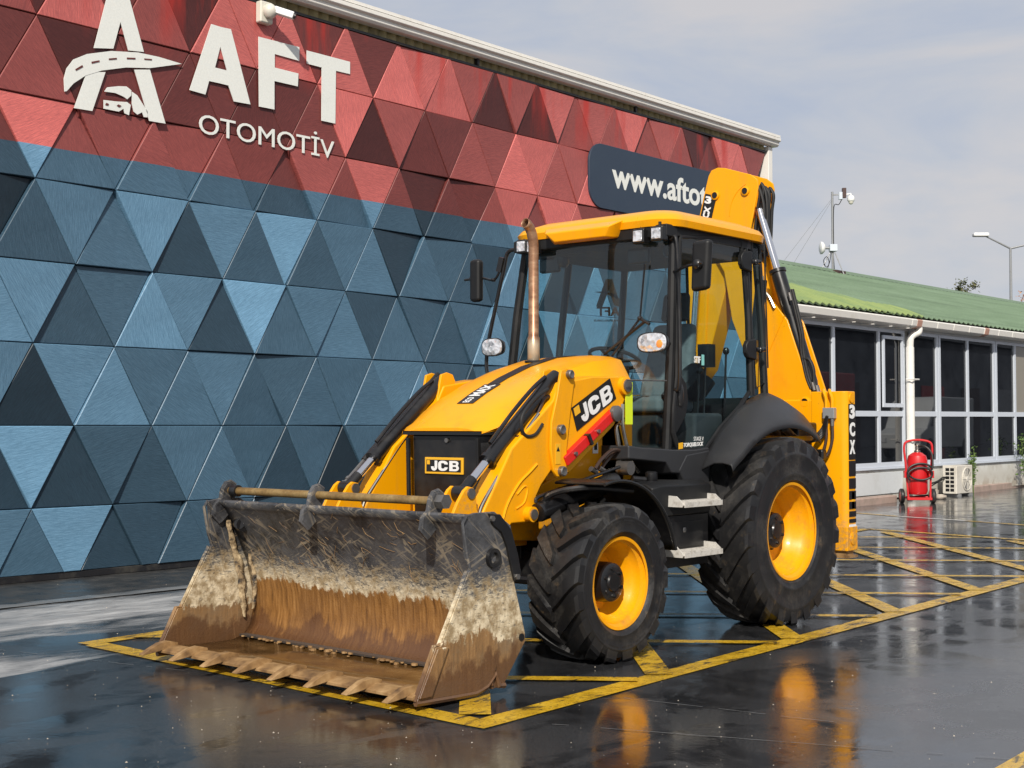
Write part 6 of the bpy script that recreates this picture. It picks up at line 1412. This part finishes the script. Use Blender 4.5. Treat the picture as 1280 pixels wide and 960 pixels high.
# boom: slewed across the machine; two cheek plates with stiffening, seen from in front
BX = -1.32
bo = PX('x', BX, [(872, 280), (880, 243), (885.5, 220), (889, 213), (897, 209.5), (906, 210), (938, 218), (946, 224), (947.5, 232), (938, 285), (950, 360), (962, 372), (984, 400), (1016, 498), (1017, 510), (1010, 519), (998, 524), (985, 520), (950, 495), (930, 440), (915, 400), (905, 340)])
b = MB(); b.prism(bo, 'x', BX - .022, BX); boom = P('boom', b, 'yellow', bevel=.006)
b = MB(); b.prism([(y, z) for y, z in bo], 'x', BX - .30, BX - .278); b.build('cheek_plate', 'yellow', boom, bevel=.006)
# box web between the cheeks, inset from the top so the head stays open
ins = PX('x', BX, [(893, 262), (930, 270), (936, 300), (947, 372), (976, 405), (1005, 490), (998, 512), (955, 480), (925, 400), (905, 340)])
b = MB(); b.prism(ins, 'x', BX - .277, BX - .023); b.build('box_section', 'yellow', boom)
for u, v, r in ((894.5, 244.5, .030), (932, 239, .030), (1007, 503, .035)):
    q = at(u, v, 'x', BX); b = MB(); b.disc([(r * 1.4, .0), (r * 1.4, .016), (r, .022), (r, .004)], (BX, q.y, q.z), 'x', 22); b.build('pin_boss', 'yellow', boom)
    b = MB(); b.cyl((BX + .0, q.y, q.z), (BX + .019, q.y, q.z), r * .92, 16); b.build('pin', 'black', boom)
b = MB(); b.tube(spline([at(u, v, 'x', BX + .0) for u, v in ((912, 270), (915, 252), (923, 238), (932, 230))], 5), .006, 5); b.build('weld_bead', 'yellow', boom)
b = MB(); w = [at(u, v, 'x', BX) for u, v in ((957, 380), (972, 420), (990, 470))]; w2_ = [at(u, v, 'x', BX) for u, v in ((965, 452), (985, 420), (998, 445))]
b.tube([at(980, 395, 'x', BX), at(952, 460, 'x', BX)], .010, 5); b.build('weld_bead', 'yellow', boom)
# decal on the boom head
dq = [at(u, v, 'x', BX + .001) for u, v in ((882, 242), (896, 245), (889, 276), (875, 274))]
b = MB(); b.oprism(dq, (.004, 0, 0)); b.build('decal_plate', 'decalblack', boom, smooth=False)
ux = (dq[1] - dq[0]).normalized(); uy = (dq[0] - dq[3]).normalized()
text('lettering', '3', dq[3] + (dq[0] - dq[3]) * .64 + ux * .012 + Vector((.005, 0, 0)), ux, uy, .072, .068, 'white', boom, .003, bold=.05)
text('lettering', 'CX', dq[3] + ux * .02 + Vector((.005, 0, 0)) + uy * .02, uy, -ux, .11, .07, 'white', boom, .003, bold=.05).location = ux * .075
# dipper hanging inside the fold, seen through the cab
di = PX('x', -1.38, [(857, 330), (862, 318), (905, 318), (910, 350), (882, 462), (872, 476), (862, 468), (857, 400)])
b = MB(); b.prism(di, 'x', -1.60, -1.38); dip = P('dipper', b, 'yellow', bevel=.012)
b = MB(); w = [at(u, v, 'x', -1.37) for u, v in ((884, 345), (880, 450))]; b.tube(w, .012, 6); b.build('weld_bead', 'yellow', dip)
b = MB(); b.cyl(at(872, 350, 'x', -1.33), at(866, 440, 'x', -1.33), .035, 12); b.build('dipper_ram', 'chrome', dip)
# excavating bucket tucked below the dipper
eb = MB(); eb.grid([[(x, -.52 - .28 * sin(a) * 1.0, 1.62 - .26 * cos(a) * 1.2) for a in [radians(d) for d in range(-70, 130, 20)]] for x in (-1.72, -1.6, -1.45, -1.3)]); P('digging_bucket', eb, 'black', solid=.02)
# boom ram on the outer edge: bright rod above, black barrel below
ra_, rb_, rc_, re_ = at(949, 262, 'x', -1.40), at(973, 335, 'x', -1.40), at(985, 372, 'x', -1.40), at(1017, 492, 'x', -1.40)
d = (re_ - ra_).normalized(); b = MB(); b.cyl(ra_, ra_ + d * (rc_ - ra_).length, .036, 16); b.build('boom_ram_rod', 'chrome', boom)
b = MB(); s0 = ra_ + d * ((rb_ - ra_).length * 1.02); b.tube([s0, s0 + d * .03, s0 + d * .035, re_ - d * .1, re_], [.078, .078, .066, .066, .045], 20); b.build('boom_ram', 'black', boom)
b = MB(); b.box((-1.46, re_.y - .06, 1.35), (-1.34, re_.y + .08, re_.z + .02)); b.build('ram_foot', 'black', boom, bevel=.015)
# hoses at the head and along the ram
for k in range(5):
    b = MB(); o1 = Vector((-.035 * k, .02 * sin(k * 2.1), .015 * sin(k * 1.3))); pts = [at(u, v, 'x', -1.40) + o1 for u, v in ((944, 330), (944, 290), (947, 262), (950, 240), (946 + k, 231), (951 + k, 240), (955 - .5 * k, 260), (955 - .8 * k, 290), (950, 318))]
    b.tube(spline(pts, 5), .015, 8); b.build('hose', 'hose', boom)
for k in range(2):
    b = MB(); pts = [at(u, v, 'x', -1.33) + Vector((0, .02 * k, 0)) for u, v in ((988, 362), (996, 395), (1001, 420), (1002, 440), (1008, 470), (1014, 486))]; b.tube(spline(pts, 5), .016, 8); b.build('hose', 'hose', boom)
b = MB(); pts = [at(u, v, 'x', -1.33) for u, v in ((1004, 448), (1012, 450), (1017, 462), (1018, 478), (1022, 486))]; b.tube(spline(pts, 5), .016, 8); b.build('hose', 'hose', boom)
for u, v in ((1021, 482), (1016, 478), (987, 366)): b = MB(); q = at(u, v, 'x', -1.33); b.cyl(q, q + Vector((0, .02, -.07)), .02, 8); b.build('hose_fitting', 'steel', boom)
b = MB(); b.tube(spline([at(u, v, 'x', -1.30) for u, v in ((953, 345), (955, 362), (962, 372), (968, 385))], 4), .012, 7); b.build('plated_pipe', 'pipe', boom)
b = MB(); a, c_ = at(952, 350, 'x', -1.12), at(944, 425, 'x', -1.12); b.tube([a, c_], .05, 14); b.build('slew_ram', 'black', boom)
b = MB(); a, c_ = at(955, 300, 'x', -1.05), at(960, 460, 'x', -1.05); b.tube([a, c_], .008, 6); b.build('cable', 'hose', boom)
# front tie plate visible under the seat of the boom
b = MB(); b.prism(PX('x', -1.2, [(950, 420), (960, 440), (962, 500), (948, 495)]), 'x', -1.22, -1.2); P('king_post_plate', b, 'yellow')
